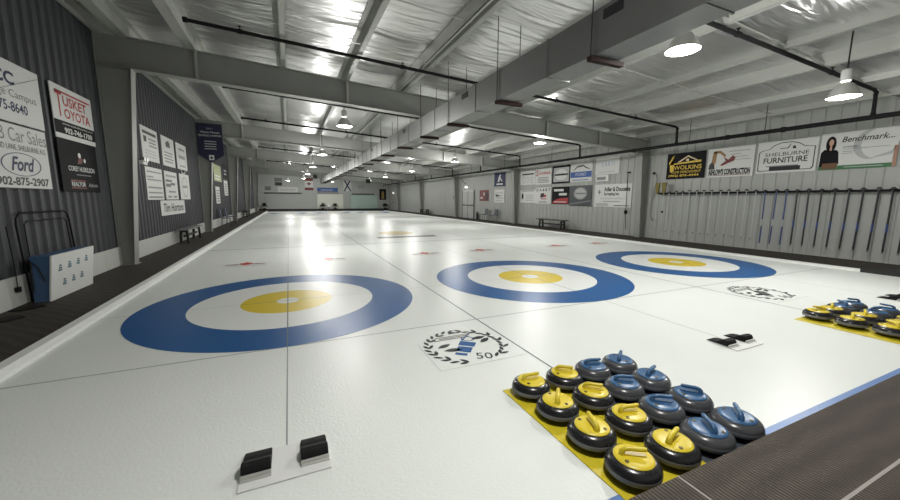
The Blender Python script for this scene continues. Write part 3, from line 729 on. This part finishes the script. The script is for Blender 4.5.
poly(t, mat('edge_orange', srgb(170, 130, 110), .6), [(w/2 - .06, 0), (w/2, 0), (w/2, .5), (w/2 - .06, .5)], 'edge_band')
b = flat(); b.poly([(x0 + .01, .1), (x0 + .02, .45), (x0 + .08, .53), (x0 + .32, .5), (x0 + .36, .45), (x0 + .39, .16), (x0 + .36, .08), (x0 + .03, .08)], ZT + .0005); b.disc(x0 + .2, .66, .1, .2, ZT + .0005, 30); b.build('woman_figure', SIGNK, t)
b = flat(); b.disc(x0 + .205, .7, .045, .085, ZT + .001, 24); b.poly([(x0 + .18, .5), (x0 + .23, .5), (x0 + .22, .62), (x0 + .19, .62)], ZT + .001); b.build('woman_face', SKIN, t)
poly(t, mat('folder_brown', srgb(110, 76, 54), .6), [(x0 + .06, .02), (x0 + .36, .02), (x0 + .37, .17), (x0 + .08, .17)], 'folder', ZT + .0015)
text(t, 'Benchmark...', x0 + .4, x0 + 1.3, .68, .82, INK, ZT + .001, shear=.25, bold=.01)
b = flat()
arc = [(x0 + .98 + .36*math.cos(a), .58 + .38*math.sin(a)) for a in [math.radians(d) for d in range(95, 262, 8)]]
ar2 = [(x0 + 1.06 + .3*math.cos(a), .58 + .36*math.sin(a)) for a in [math.radians(d) for d in range(258, 98, -8)]]
b.poly(arc + ar2, ZT); b.poly([(x0 + .9, .22), (x0 + 1.3, .3), (x0 + 1.36, .5), (x0 + 1.28, .38)], ZT); b.build('swoosh', LGREY, t)
bars(t, GREY, [(x0 + .43, x0 + .7, .55, .57), (x0 + .43, x0 + 1.25, .5, .51), (x0 + .43, x0 + .66, .44, .452), (x0 + .43, x0 + .62, .39, .4)])

# -- pale wall, the grid of sponsor boards
G = 'sponsor boards on the pale wall'
t, w, h = sign('R', 7.2, 5.19, 1.18, 2.2, 'large white surveying firm sign behind the hanging black pole')
text(t, 'Adler & Doucette', -.45, .93, .7, .9, INK, ZT, bold=.035); text(t, 'Surveying Inc.', -.45, .4, .49, .66, INK, ZT, bold=.035)
text(t, 'Land Surveyors and Planners', -.62, .7, .34, .42, GREY, ZT); rows(t, GREY, -.55, .6, .24, .3, 1); rows(t, INK, .1, .95, .06, .13, 1); bars(t, LGREY, [(-.9, -.2, .04, .18)], 'pale_block')
b = flat(); b.poly([(-.72, .55), (-.66, .68), (-.72, .82), (-.78, .68)], ZT); b.poly([(-.84, .67), (-.72, .71), (-.6, .67), (-.72, .64)], ZT + .0003); b.build('compass_mark', GREY, t)
t, w, h = sign('R', 7.24, 5.9, 2.645, 3.38, 'white sign with pale blue spaced lettering, above the surveying sign')
text(t, 'K A R T I', -.3, .42, .36, .55, mat('pale_blue_ink', srgb(130, 155, 185), .5), ZT); rows(t, LGREY, -.4, .5, .1, .16, 1)
b = MB()
t, w, h = sign('R', 7.1, 6.4, 2.34, 2.62, 'small white exit light box mounted over the surveying sign', WHITE, cat='light box', name='wall_light_box', thick=.09)
bars(t, GREY, [(-.3, .22, .06, .2)], 'face_plate', .0915)
t, w, h = sign('R', 13.23, 11.78, 2.38, 3.19, 'white sponsor sign with italic heading, top row end beside the second frame', group=G)
bars(t, INK, [(-.55, .6, .58, .66)], 'heading'); b = flat(); b.ring(-.35, .3, .12, .14, ZT, 24, 1.4); b.ring(.02, .3, .1, .12, ZT, 24, 1.4); b.build('face_mark', GREY, t); rows(t, LGREY, .25, .6, .1, .5, 3)
t, w, h = sign('R', 11.74, 10.34, 2.35, 3.24, 'white bank sign with red heading, top row', group=G)
text(t, 'Scotiabank', -.38, .62, .55, .75, RED, ZT, bold=.01); text(t, 'S', -.62, -.44, .48, .82, RED, ZT, bold=.02); rows(t, GREY, -.5, .55, .1, .45, 4)
t, w, h = sign('R', 10.26, 8.89, 2.35, 3.27, 'silver oval sponsor sign with thick black border, top row', LGREY, group=G, border=(SIGNK, .09))
b = flat(); b.disc(0, .46, .52, .3, ZT); b.build('oval', SIGNW, t); bars(t, DRED, [(-.5, .5, .42, .5)], 'heading')
b = flat(); b.ring(0, .46, .5, .52, ZT + .0005, 48, .58); b.build('oval_rim', GREY, t)
t, w, h = sign('R', 8.89, 7.43, 2.39, 3.28, 'white and blue car sponsor sign, top row beside the pale blue lettered one', group=G)
bars(t, BLUE, [(-.7, .7, .2, .48)], 'blue_band'); b = flat(); b.poly([(-.55, .52), (-.4, .6), (-.2, .7), (.15, .72), (.35, .62), (.6, .56), (.55, .6), (.35, .68), (.15, .79), (-.22, .77), (-.42, .64)], ZT); b.build('car_outline', INK, t)
text(t, 'FORD', -.35, .35, .28, .42, SIGNW, ZT + .001); rows(t, BLUE, -.6, .6, .06, .14, 1)
t, w, h = sign('R', 13.17, 11.68, 1.31, 2.06, 'white sponsor sign with a small black figure, bottom row end', group=G)
poly(t, INK, [(-.62, .25), (-.45, .2), (-.42, .45), (-.5, .6), (-.62, .48)], 'figure'); bars(t, GREY, [(-.6, .6, .68, .72)], 'heading'); rows(t, LGREY, -.25, .6, .1, .55, 4)
t, w, h = sign('R', 11.68, 10.31, 1.27, 2.18, 'white sponsor sign with a red and black emblem, bottom row', group=G)
text(t, 'D A & B T', -.6, .6, .7, .85, INK, ZT, bold=.02); b = flat(); b.poly([(-.25, .35), (.05, .35), (.1, .6), (-.2, .58)], ZT); b.build('emblem', INK, t)
bars(t, RED, [(-.02, .28, .38, .5), (-.2, .3, .25, .3)], 'red_mark'); rows(t, GREY, -.4, .4, .06, .18, 2)
t, w, h = sign('R', 10.23, 8.91, 1.265, 2.18, 'black sponsor sign with a red swoosh, bottom row', SIGNK, group=G)
bars(t, SIGNW, [(-.5, .25, .68, .8), (-.1, .5, .46, .58)], 'heading')
poly(t, RED, [(-.62, .08), (-.4, .22), (0, .32), (.62, .34), (.62, .04), (-.62, .04)], 'red_swoosh'); bars(t, SIGNW, [(-.5, .5, .1, .14)], 'print_lines', ZT + .0005)
t, w, h = sign('R', 8.86, 7.39, 1.19, 2.2, 'dark sponsor sign with silver round badge, bottom row', mat('charcoal_print', srgb(62, 66, 70), .45), group=G)
b = flat(); b.disc(0, .62, .45, .3, ZT, 48); b.build('badge', LGREY, t); b = flat(); b.ring(0, .62, .4, .43, ZT + .0005, 48, .66); b.build('badge_rim', INK, t); bars(t, GREY, [(-.35, .35, .58, .66)], 'heading', ZT + .0005)
poly(t, GREY, [(-.72, .12), (.7, .3), (.7, .24), (-.72, .05)], 'sweep')
t, w, h = sign('R', 16.36, 14.96, 2.38, 3.29, 'square navy sign with white figure, above the blue chairs', NAVY)
b = flat(); b.poly([(-.25, .3), (-.05, .3), (.15, .75), (.05, .82), (-.15, .6)], ZT); b.poly([(.0, .5), (.3, .3), (.36, .36), (.08, .6)], ZT); b.build('figure', SIGNW, t); bars(t, SIGNW, [(-.4, .4, .1, .2)], 'heading')
t, w, h = sign('R', 16.32, 15.03, 1.28, 2.17, 'white notice under the square navy sign'); rows(t, LGREY, -.5, .5, .1, .8, 4); bars(t, INK, [(-.45, -.05, .42, .54)], 'heading')
t, w, h = sign('R', 18.46, 17.12, 1.385, 2.18, 'dark red notice board with black figure beside the double door', DRED, name='wall_notice_board')
poly(t, INK, [(.2, .05), (.55, .05), (.6, .5), (.4, .72), (.22, .5)], 'dark_figure'); bars(t, LGREY, [(-.55, -.2, .15, .3), (-.1, .12, .4, .6)], 'notes')

# -- pennant on the second frame
t = thing('hanging_pennant', 'navy championship pennant with pointed foot, hung on the second frame', 'banner', (-2.9, 13.36, 3.04), ROT_F)
W = .47
b = MB(); b.prism([(-W, 1.64), (-W, .32), (0, 0), (W, .32), (W, 1.64)], 'z', 0, .008); b.build('cloth', FABRIC, t)
b = MB(); b.tube([(-W - .04, 1.63, .004), (W + .04, 1.63, .004)], .014, 8); b.build('rod', DARKM, t)
text(t, '2011', -.12, .12, 1.4, 1.47, LGREY, .0105); text(t, 'Women Masters', -.34, .36, 1.24, 1.33, SIGNW, .0105); text(t, 'PROVINCIAL CHAMPIONS', -.42, .42, 1.1, 1.18, SIGNW, .0105)
rows(t, LGREY, -.24, .24, .56, .98, 4, .0105, .1, .35); bars(t, SIGNW, [(-.09, .1, .1, .32)], 'crest', .0105); b = flat(); b.disc(0, .2, .05, z=.011, seg=20); b.build('crest_ring', FABRIC, t)

# ------------------------------------------------------------------ far wall
t, w, h = sign('F', -1.45, -.55, 3.1, 3.6, 'grey scoreboard panel high on the far wall, lower of two', SCREEN, name='wall_scoreboard'); rows(t, DARKM, -.35, .4, .05, .42, 1, fill=.9)
t, w, h = sign('F', -1.45, -.55, 3.64, 4.1, 'grey scoreboard panel high on the far wall, upper of two', SCREEN, name='wall_scoreboard'); rows(t, GREY, -.35, .35, .1, .4, 2)
t, w, h = sign('F', -1.1, 1.25, 2.32, 2.95, 'long white sponsor board on the far wall above a dark shelf'); rows(t, LGREY, -1, 1, .1, .5, 2)
t, w, h = sign('F', -2.6, -1.9, 2.5, 3.0, 'small grey plaque on the far wall', GREY)
b = MB(); b.box(-2.7, 1.7, YF - .25, YF - .003, 2.12, 2.24); o = b.build('wall_shelf', DARKM); tag(o, 'thin dark ledge on the far wall under the long white board', 'shelf')
b = MB(); b.box(8.15, 11.2, YF - .25, YF - .003, 2.1, 2.22); o = b.build('wall_shelf', DARKM); tag(o, 'thin dark ledge on the far wall under the blue cross flag side', 'shelf')
t, w, h = sign('F', 2.12, 3.17, 2.57, 4.17, 'red and white maple leaf flag hanging on the far wall', SIGNW, cat='flag', name='wall_flag', thick=.006)
bars(t, DRED, [(-w/2, w/2, 0, .36), (-w/2, w/2, h - .36, h)], 'red_bar', .007); b = flat(); b.poly([(px * .27, .8 + py * .27) for px, py in maple()], .007); b.build('leaf', DRED, t)
t, w, h = sign('F', 7.05, 8.12, 2.52, 4.1, 'white flag with a blue diagonal cross on the far wall', SIGNW, cat='flag', name='wall_flag', thick=.006)
b = flat(); q_ = .11
b.poly([(-w/2, 0), (-w/2 + .2, 0), (w/2, h), (w/2 - .2, h)], .0075); b.poly([(w/2 - .2, 0), (w/2, 0), (-w/2 + .2, h), (-w/2, h)], .008); b.build('blue_cross', NAVY, t)
t, w, h = sign('F', 3.66, 6.3, 2.42, 2.95, 'wide blue banner on the far wall over the bright opening', BLUE, border=(NAVY, .06)); rows(t, LGREY, -.9, .9, .18, .38, 1)
b = MB(); b.box(3.66, 6.4, YF - .2, YF - .003, 2.2, 2.34); o = b.build('wall_shelf', GREY); tag(o, 'grey ledge on the far wall under the wide blue banner', 'shelf')
t, w, h = sign('F', 12.0, 12.98, 1.37, 2.9, 'dark flag with golden middle in the far corner', SIGNK, cat='flag', name='wall_flag', thick=.006); poly(t, GOLD, [(-.2, .15), (.2, .15), (.16, 1.2), (-.16, 1.2)], 'golden_stripe', .0075)
text_far = thing('wall_lettering', 'grey lettering on the far wall beside the blue cross flag', 'lettering', (9.5, YF - .005, 2.9), ROT_F)
text(text_far, 'RINK', -.4, .4, .05, .45, GREY, 0)
# panels of the far wall
def window(n, x0, x1, z0, z1, m):
    b = MB(); b.box(x0, x1, YF - .04, YF - .004, z0, z1); o = struct(b, f'window_{n}', m)
    f = MB()
    for a in ((x0 - .08, x1 + .08, z1, z1 + .08), (x0 - .08, x0, z0, z1), (x1, x1 + .08, z0, z1)): f.box(a[0], a[1], YF - .07, YF - .004, a[2], a[3])
    f.build('frame', FARWALL, o)
window(1, 8.0, 11.7, .15, 2.0, GLASSG); window(2, 3.6, 6.95, .1, 2.1, PANELW); window(3, -2.5, 1.8, .15, 1.7, FARWALL)
b = MB(); b.box(XL + .06, XR - .05, YF - .05, YF - .002, 0, .14); struct(b, 'baseboard_far', DARKM)
for x, lab in ((4.2, 'bushy potted plant before the bright far opening, toward the maple leaf flag'), (5.8, 'bushy potted plant before the bright far opening, toward the blue cross flag'), (-2.7, 'dark potted plant in the far corner by the dark wall'), (12.6, 'dark potted plant below the dark flag with golden middle')):
    t = thing('potted_plant', lab, 'plant', (x, YF - .9, 0), group='potted plants along the far end')
    b = MB(); b.lathe([(.1, 0), (.14, .02), (.17, .26), (.19, .28), (.16, .28), (.14, .24)], 16); b.build('pot', POT, t)
    b = MB(); b.tube([(0, 0, .2), (.01, 0, .6)], .02, 6); b.build('stem', POT, t)
    b = flat(); rr = random.Random(int(x * 10))
    for k in range(60):
        a = rr.uniform(0, 2*PI); e = rr.uniform(-.3, 1.2); L = rr.uniform(.32, .58)
        d = Vector((math.cos(a)*math.cos(e), math.sin(a)*math.cos(e), math.sin(e))); u = d.cross(Vector((0,0,1))).normalized() * .08
        p = Vector((0, 0, .6))
        b.add([p, p + d*L*.5 + u, p + d*L + Vector((0,0,-.08)), p + d*L*.5 - u], [(0,1,2,3)])
    b.build('foliage', LEAFM, t)
t = thing('plastic_chair', 'white chair standing between the two plants before the bright far opening', 'chair', (5.0, YF - .9, 0), group=None)
def chair_parts(t, sm, lm, high=.84):
    b = MB(); b.box(-.21, .21, -.2, .2, .42, .45); b.build('seat', sm, t)
    b = MB(); b.prism([(.19, .44), (.22, .44), (.27, high), (.24, high)], 'x', -.2, .2); b.build('backrest', sm, t)
    for sx in (-1, 1):
        for sy in (-1, 1):
            b = MB(); b.tube([(sx*.19, sy*.18, .42), (sx*.21, sy*.21, 0)], .013, 6); b.build('leg', lm, t)
chair_parts(t, WHITE, WHITE)

# ------------------------------------------------------------------ furniture along the walls
def bench(x, y, L, D, rot, lab, topm):
    t = thing('bench', lab, 'bench', (x, y, 0), Matrix.Rotation(rot, 3, 'Z'))
    b = MB(); b.box(-L/2, L/2, -D/2, D/2, .43, .475); b.build('seat', topm, t)
    for s in (-1, 1):
        for q in (-1, 1):
            b = MB(); xx = s * (L/2 - .22)
            b.prism([(q*D*.44, 0), (q*D*.44 - q*.07, 0), (q*D*.36 - q*.07, .43), (q*D*.36, .43)], 'x', xx - .035, xx + .035); b.build('leg', DARKM, t)
        b = MB(); xx = s * (L/2 - .22); b.box(xx - .03, xx + .03, -D*.38, D*.38, .36, .43); b.build('leg_brace', DARKM, t)
    b = MB(); b.box(-L/2 + .22, L/2 - .22, -.03, .03, .2, .26); b.build('stretcher', DARKM, t)
bench(-3.15, 9.7, 2.2, .32, PI/2, 'grey topped bench with dark legs by the dark wall sponsor boards', GREY)
bench(12.75, 9.55, 2.15, .36, PI/2, 'dark wooden bench against the pale wall under the sponsor boards', WOOD)
bench(12.8, 29.4, 2.2, .36, PI/2, 'small far bench against the pale wall beyond the double door', WOOD)
bench(-3.12, 28.2, 2.6, .34, PI/2, 'dark low bench by the dark wall beyond the third frame', DARKM)
for y, lab in ((17.05, 'grey blue chair beside the extinguisher at the pale wall'), (15.75, 'grey blue chair at the pale wall, below the square navy sign')):
    t = thing('plastic_chair', lab, 'chair', (12.85, y, 0), Matrix.Rotation(-PI/2, 3, 'Z'), 'chairs at the pale wall'); chair_parts(t, mat('chair_shell', srgb(66, 74, 82), .5), DARKM)
for y, lab in ((16.95, 'dark blue folding chair by the dark wall beyond the pennant'), (18.7, 'dark blue folding chair by the dark wall, second beyond the pennant')):
    t = thing('plastic_chair', lab, 'chair', (-3.05, y, 0), Matrix.Rotation(PI/2, 3, 'Z'), 'blue chairs at the dark wall'); chair_parts(t, NAVY, DARKM, .9)

# double door
b = MB(); b.box(XR - .05, XR - .023, 19.28, 21.4, 0, 2.2); d = struct(b, 'door_1', KICK)
for a, e in ((19.36, 20.32), (20.36, 21.32)):
    b = MB(); b.box(XR - .075, XR - .05, a, e, .01, 2.12); lf = b.build('leaf', CLADGREY, d)
    b = MB(); b.box(XR - .13, XR - .076, a + .08, e - .08, 1.0, 1.07); b.build('push_bar', DARKM, lf)
b = MB(); b.box(XR - .085, XR - .05, 20.325, 20.355, 0, 2.15); b.box(XR - .085, XR - .05, 19.28, 19.35, 0, 2.2); b.box(XR - .085, XR - .05, 21.33, 21.4, 0, 2.2); b.build('frame', DARKM, d)
b = MB(); b.box(XR - .07, XR - .023, 42.4, 43.4, 0, 2.1); d2 = struct(b, 'door_2', CLADGREY); b = MB(); b.box(XR - .1, XR - .071, 42.5, 43.3, 1.0, 1.06); b.build('push_bar', DARKM, d2)
def wlamp(y, z, lab):
    t = thing('wall_lamp', lab, 'wall lamp', (XR - .024, y, z), ROT_R, 'door lamps')
    b = MB(); b.box(-.12, .12, -.06, .1, 0, .12); b.build('housing', WHITE, t)
    b = MB(); b.prism([(-.14, -.13), (.14, -.13), (.12, -.06), (-.12, -.06)], 'z', .03, .14); b.build('glowing_lens', LENS2, t)
wlamp(20.6, 2.55, 'small lit lamp over the double door in the pale wall'); wlamp(42.9, 2.4, 'small lit lamp over the far door of the pale wall')
b = MB(); b.tube([(XR - .03, 21.8, 3.25), (XR - .35, 20.6, 2.9), (XR - .1, 20.6, 2.62)], .02, 6); o = b.build('wall_conduit', DARKM); tag(o, 'dark diagonal conduit running down to the lamp over the double door', 'conduit')
t = thing('fire_extinguisher', 'small fire extinguisher standing at the pale wall beside the double door', 'fire extinguisher', (XR - .13, 18.6, 0))
b = MB(); b.lathe([(.07, 0), (.085, .02), (.085, .4), (.06, .47), (.025, .5), (.025, .54)], 16); b.build('cylinder', DARKM, t); b = MB(); b.box(-.06, .06, -.02, .02, .54, .58); b.tube([(0, 0, .55), (-.06, .06, .5), (-.09, .06, .3)], .012, 6); b.build('valve', BLACKP, t)
t, w, h = sign('R', 23.12, 22.9, 1.5, 1.8, 'small dark switch box on the pale wall beside the third frame', DARKM, cat='switch box', name='wall_switch_box', thick=.09)
# hanging measuring pole and hooks near first pale column
t = thing('hanging_pole', 'thin black pole hanging in front of the surveying sign with a black knob', 'pole', (XR - .1, 5.36, .1)); t.location = (XR - .1, 5.36, 0)
b = MB(); b.tube([(0, .02, 2.66), (0, 0, 1.0), (0, -.06, .25)], .014, 6); b.build('shaft', DARKM, t)
b = MB(); b.lathe([(.02, .9), (.06, .94), (.07, 1.0), (.05, 1.06), (.015, 1.09)], 12); b.build('knob', BLACKP, t)
b = MB(); b.box(-.01, .075, -.04, .06, 2.62, 2.68); b.build('hook', DARKM, t)
t = thing('wall_cable', 'grey coiled cable hanging on the pale wall between column and brooms', 'cable', (XR - .05, 4.1, 1.0)); t.location = (0, 0, 0)
b = MB(); b.tube([(XR-.05, 4.22, 2.55), (XR-.06, 4.12, 2.5), (XR-.07, 4.05, 2.3), (XR-.06, 4.12, 2.0), (XR-.06, 4.2, 1.5), (XR-.06, 4.24, .9), (XR-.06, 4.12, .7), (XR-.05, 4.05, .72)], .014, 6); b.build('loop', GREY, t)
b = MB(); b.box(XR - .09, XR - .024, 4.18, 4.26, 2.5, 2.58); b.build('hook', DARKM, t)

# ------------------------------------------------------------------ broom rack
t = thing('broom_rack', 'long black rail on the pale wall that the brooms hang from', 'rack', (0, 0, 0))
b = MB(); b.box(13.08, 13.16, -3.6, 3.95, 1.725, 1.785); b.build('rail', BLACKP, t)
for y in (-3.3, -2.1, -.9, .3, 1.5, 2.7, 3.8):
    b = MB(); b.box(13.16, XR - .02, y - .02, y + .02, 1.72, 1.79); b.build('bracket', DARKM, t)
def broom(kind):
    t = thing('curling_broom', 'x', 'broom', (0, 0, 0)); t['group'] = 'brooms on the wall rack'
    m = {'pale': HANDW, 'blue': HANDBL, 'black': HANDB}[kind]
    r = {'pale': .012, 'blue': .017, 'black': .02}[kind]
    zb = .36 if kind == 'pale' else .28
    b = MB(); b.tube([(0, 0, 1.76), (0, 0, 1.2), (.0, .01, zb)], r, 8); h = b.build('handle', m, t)
    b = MB(); b.tube([(0, .01, zb), (-.005, .015, zb - .05)], r * .8, 8); b.build('end_cap', GREY if kind == 'black' else HEADM, h)
    b = MB(); b.box(-.025, .025, -.055, .055, 1.775, 1.79); b.prism([(-.04, 1.79), (.04, 1.79), (.02, 1.82), (-.02, 1.82)], 'x', -.02, .02)
    b.build('head', HEADM, t)
    if kind != 'pale':
        b = MB(); b.tube([(0, .003, .95), (0, .004, .75)], r * 1.12, 8); b.build('grip_band', HANDBL if kind == 'black' else LGREY, h)
    return t
bp_ = {k: broom(k) for k in ('pale', 'blue', 'black')}; bu = set(); cnt = {'pale': 0, 'blue': 0, 'black': 0}
for i in range(24):
    y = 3.36 - .2485 * i
    k = 'pale' if i < 13 else 'blue' if i < 15 else 'black'
    if y < .2: k = 'black'
    if -.2 <= y < .5: k = 'blue'
    lab = f'{k} handled broom, {ordn[cnt[k]]} {k} one along the wall rack from the bristled corn brooms'; cnt[k] += 1
    tilt = random.uniform(-.015, .015)
    if k in bu: o = dup(bp_[k], (13.03, y, random.uniform(-.0, .02)), None, lab)
    else: o = bp_[k]; bu.add(k); o.location = (13.03, y, 0); o['label'] = lab
    if k == 'pale': o.location.z = random.uniform(0, .04)
    o.rotation_euler = (random.uniform(-.012, .012), 0, 0)
for y, lab in ((3.86, 'old corn broom with yellow bristles up, at the end of the rack by the column'), (3.6, 'old corn broom with yellow bristles up, beside the first pale broom')):
    t = thing('corn_broom', lab, 'broom', (13.04, y, 0), group='corn brooms')
    b = MB(); b.tube([(0, 0, 1.75), (0, 0, .5)], .013, 8); b.build('handle', HANDW, t)
    b = MB(); b.prism([(-.05, 1.78), (.05, 1.78), (.085, 2.16), (-.085, 2.16)], 'x', -.03, .03); b.tube([(0, 0, 1.74), (0, 0, 1.8)], .03, 8); b.build('bristles', BRISTLE, t)
    if y < 3.7:
        b = MB(); b.lathe([(.02, 1.02), (.045, 1.06), (.02, 1.1)], 10); b.build('knob', BLACKP, t)

# ------------------------------------------------------------------ dark wall: cabinet, tube frame, light, cord
t = thing('display_cabinet', 'blue box with white front and small blue marks beside the dark wall', 'cabinet', (-3.24, 1.85, 0)); t.location = (0, 0, 0)
b = MB(); b.prism([(-3.3, 0), (-3.135, 0), (-3.06, .66), (-3.28, .66)], 'y', 1.27, 2.46); b.build('body', SBLUE, t)
Mx = Matrix.Translation((-3.134, 1.87, .005)) @ Matrix.Rotation(.113, 4, 'Y') @ ROT_L.to_4x4()
f = bpy.data.objects.new('front_panel', None)
b = MB(); b.box(-.62, .6, 0, .665, 0, .02, Mx); fp = b.build('front_panel', WHITE, t)
mk = MB(); mk.flat = True
def motif(cx, cy):
    q = flat()
    q.poly([(cx-.05, cy-.05), (cx+.05, cy-.05), (cx+.05, cy-.025), (cx-.05, cy-.025)], .0225, Mx); q.poly([(cx-.045, cy-.015), (cx+.045, cy-.015), (cx+.04, cy+.01), (cx-.03, cy+.01)], .0225, Mx); q.poly([(cx-.03, cy+.02), (cx+.045, cy+.025), (cx+.0, cy+.05), (cx-.035, cy+.04)], .0225, Mx)
    return q.build('stone_mark', mat('teal_ink', srgb(58, 104, 118), .5), fp)
for k in range(4): motif(-.4 + .25 * k, .46 + .012 * k)
for k in range(3): motif(-.28 + .25 * k, .23 + .008 * k)
b = MB(); b.tube([(-3.28, 1.26, .15), (-3.27, 1.258, .6), (-3.2, 1.258, .5), (-3.15, 1.26, .3)], .008, 6); b.build('strap', INK, t)
t = thing('tube_frame', 'black bent tube handle frame standing behind the blue sided box', 'tube frame', (-3.385, 1.9, 0)); t.location = (0, 0, 0)
b = MB(); b.tube([(-3.385, 1.400, 0), (-3.385, 1.320, 1.12), (-3.385, 1.340, 1.2), (-3.385, 1.420, 1.27), (-3.385, 2.520, 1.27), (-3.385, 2.620, 1.22), (-3.385, 2.660, 1.12), (-3.385, 2.760, .2), (-3.385, 2.760, 0)], .012, 8); b.build('frame_tube', BLACKP, t)
b = MB(); b.tube([(-3.37, 1.480, .45), (-3.37, 1.460, 1.1), (-3.37, 1.520, 1.15), (-3.37, 2.460, 1.15), (-3.37, 2.520, 1.1), (-3.37, 2.600, .45)], .007, 6); b.build('inner_tube', BLACKP, t)
t = thing('power_cable', 'thin black cable with plug hanging against the white kick board', 'cable', (-3.37, 1.12, .2)); t.location = (0, 0, 0)
b = MB(); b.tube([(-3.385, 1.12, 1.1), (-3.37, 1.13, .6), (-3.365, 1.12, .27)], .006, 6); b.build('wire', BLACKP, t)
b = MB(); b.box(-3.385, -3.345, 1.09, 1.15, .2, .27); b.build('plug', BLACKP, t)
for pts, lab in (([(-3.34, .82), (-3.2, .8), (-3.05, .98), (-3.12, 1.06), (-3.33, 1.0)], 'flat black rag on the walkway close to the blue sided box'), ([(-3.3, .3), (-3.1, .3), (-3.0, .45), (-3.1, .56), (-3.28, .5)], 'flat black rag on the walkway at the picture edge')):
    b = MB(); b.prism(pts, 'z', .001, .014); o = b.build('floor_rag', RUBBER); tag(o, lab, 'rag', 'rags on the walkway')
t = thing('wall_emergency_light', 'small bright emergency light beside the steel column on the dark wall', 'emergency light', (XL + .038, 6.5, 2.36), ROT_L)
b = MB(); b.box(-.16, .16, 0, .1, 0, .09); b.build('housing', WHITE, t)
for s in (-1, 1):
    b = MB(); b.lathe([(.03, 0), (.06, .05), (.065, .07)], 16, Matrix.Translation((s * .09, .13, .05))); b.build('lamp_head', ALU, t)
# hanging speakers near the far end
for p, lab in (((7.85, 33, 3.12), 'dark loudspeaker hanging from the roof near the blue cross flag'), ((2.8, 36, 3.6), 'dark loudspeaker hanging from the roof above the maple leaf flag')):
    t = thing('hanging_speaker', lab, 'loudspeaker', p, Matrix.Rotation(.5, 3, 'Z'), 'hanging loudspeakers')
    b = MB(); b.prism([(-.15, .0), (.15, .04), (.17, .42), (-.15, .42)], 'x', -.17, .17); b.build('cabinet', DARKM, t)
    b = MB(); b.tube([(0, 0, .42), (0, 0, top(p[0]) + PD - .01 - p[2])], .012, 6); b.build('hanger', BLACKP, t)

# ------------------------------------------------------------------ camera, world, view
def rotm(y, p, r):
    f = Vector((math.sin(y)*math.cos(p), math.cos(y)*math.cos(p), math.sin(p))); rt = Vector((math.cos(y), -math.sin(y), 0)); up = rt.cross(f)
    R = math.cos(r)*rt + math.sin(r)*up; D = math.cos(r)*up - math.sin(r)*rt
    return Matrix((R, D, -f)).transposed()
cam = bpy.data.cameras.new('camera'); cam.sensor_width = 36; cam.lens = 359.4 / 900 * 36; cam.clip_start = .02; cam.clip_end = 200
co = bpy.data.objects.new('camera', cam); C.objects.link(co)
co.matrix_world = Matrix.Translation((.0875, -5.6748, 1.4916)) @ rotm(.4192, -.1401, .0052).to_4x4()
sc = bpy.context.scene; sc.camera = co
w = bpy.data.worlds.new('world'); sc.world = w; w.use_nodes = True
w.node_tree.nodes['Background'].inputs['Color'].default_value = (.5, .52, .52, 1); w.node_tree.nodes['Background'].inputs['Strength'].default_value = .02
sc.view_settings.view_transform = 'Standard'; sc.view_settings.look = 'None'; sc.view_settings.gamma = 1; sc.view_settings.use_curve_mapping = False
sc.view_settings.exposure = -0.12
sc.cycles.max_bounces = 10; sc.cycles.diffuse_bounces = 5; sc.cycles.glossy_bounces = 5
sc.cycles.sample_clamp_indirect = 8
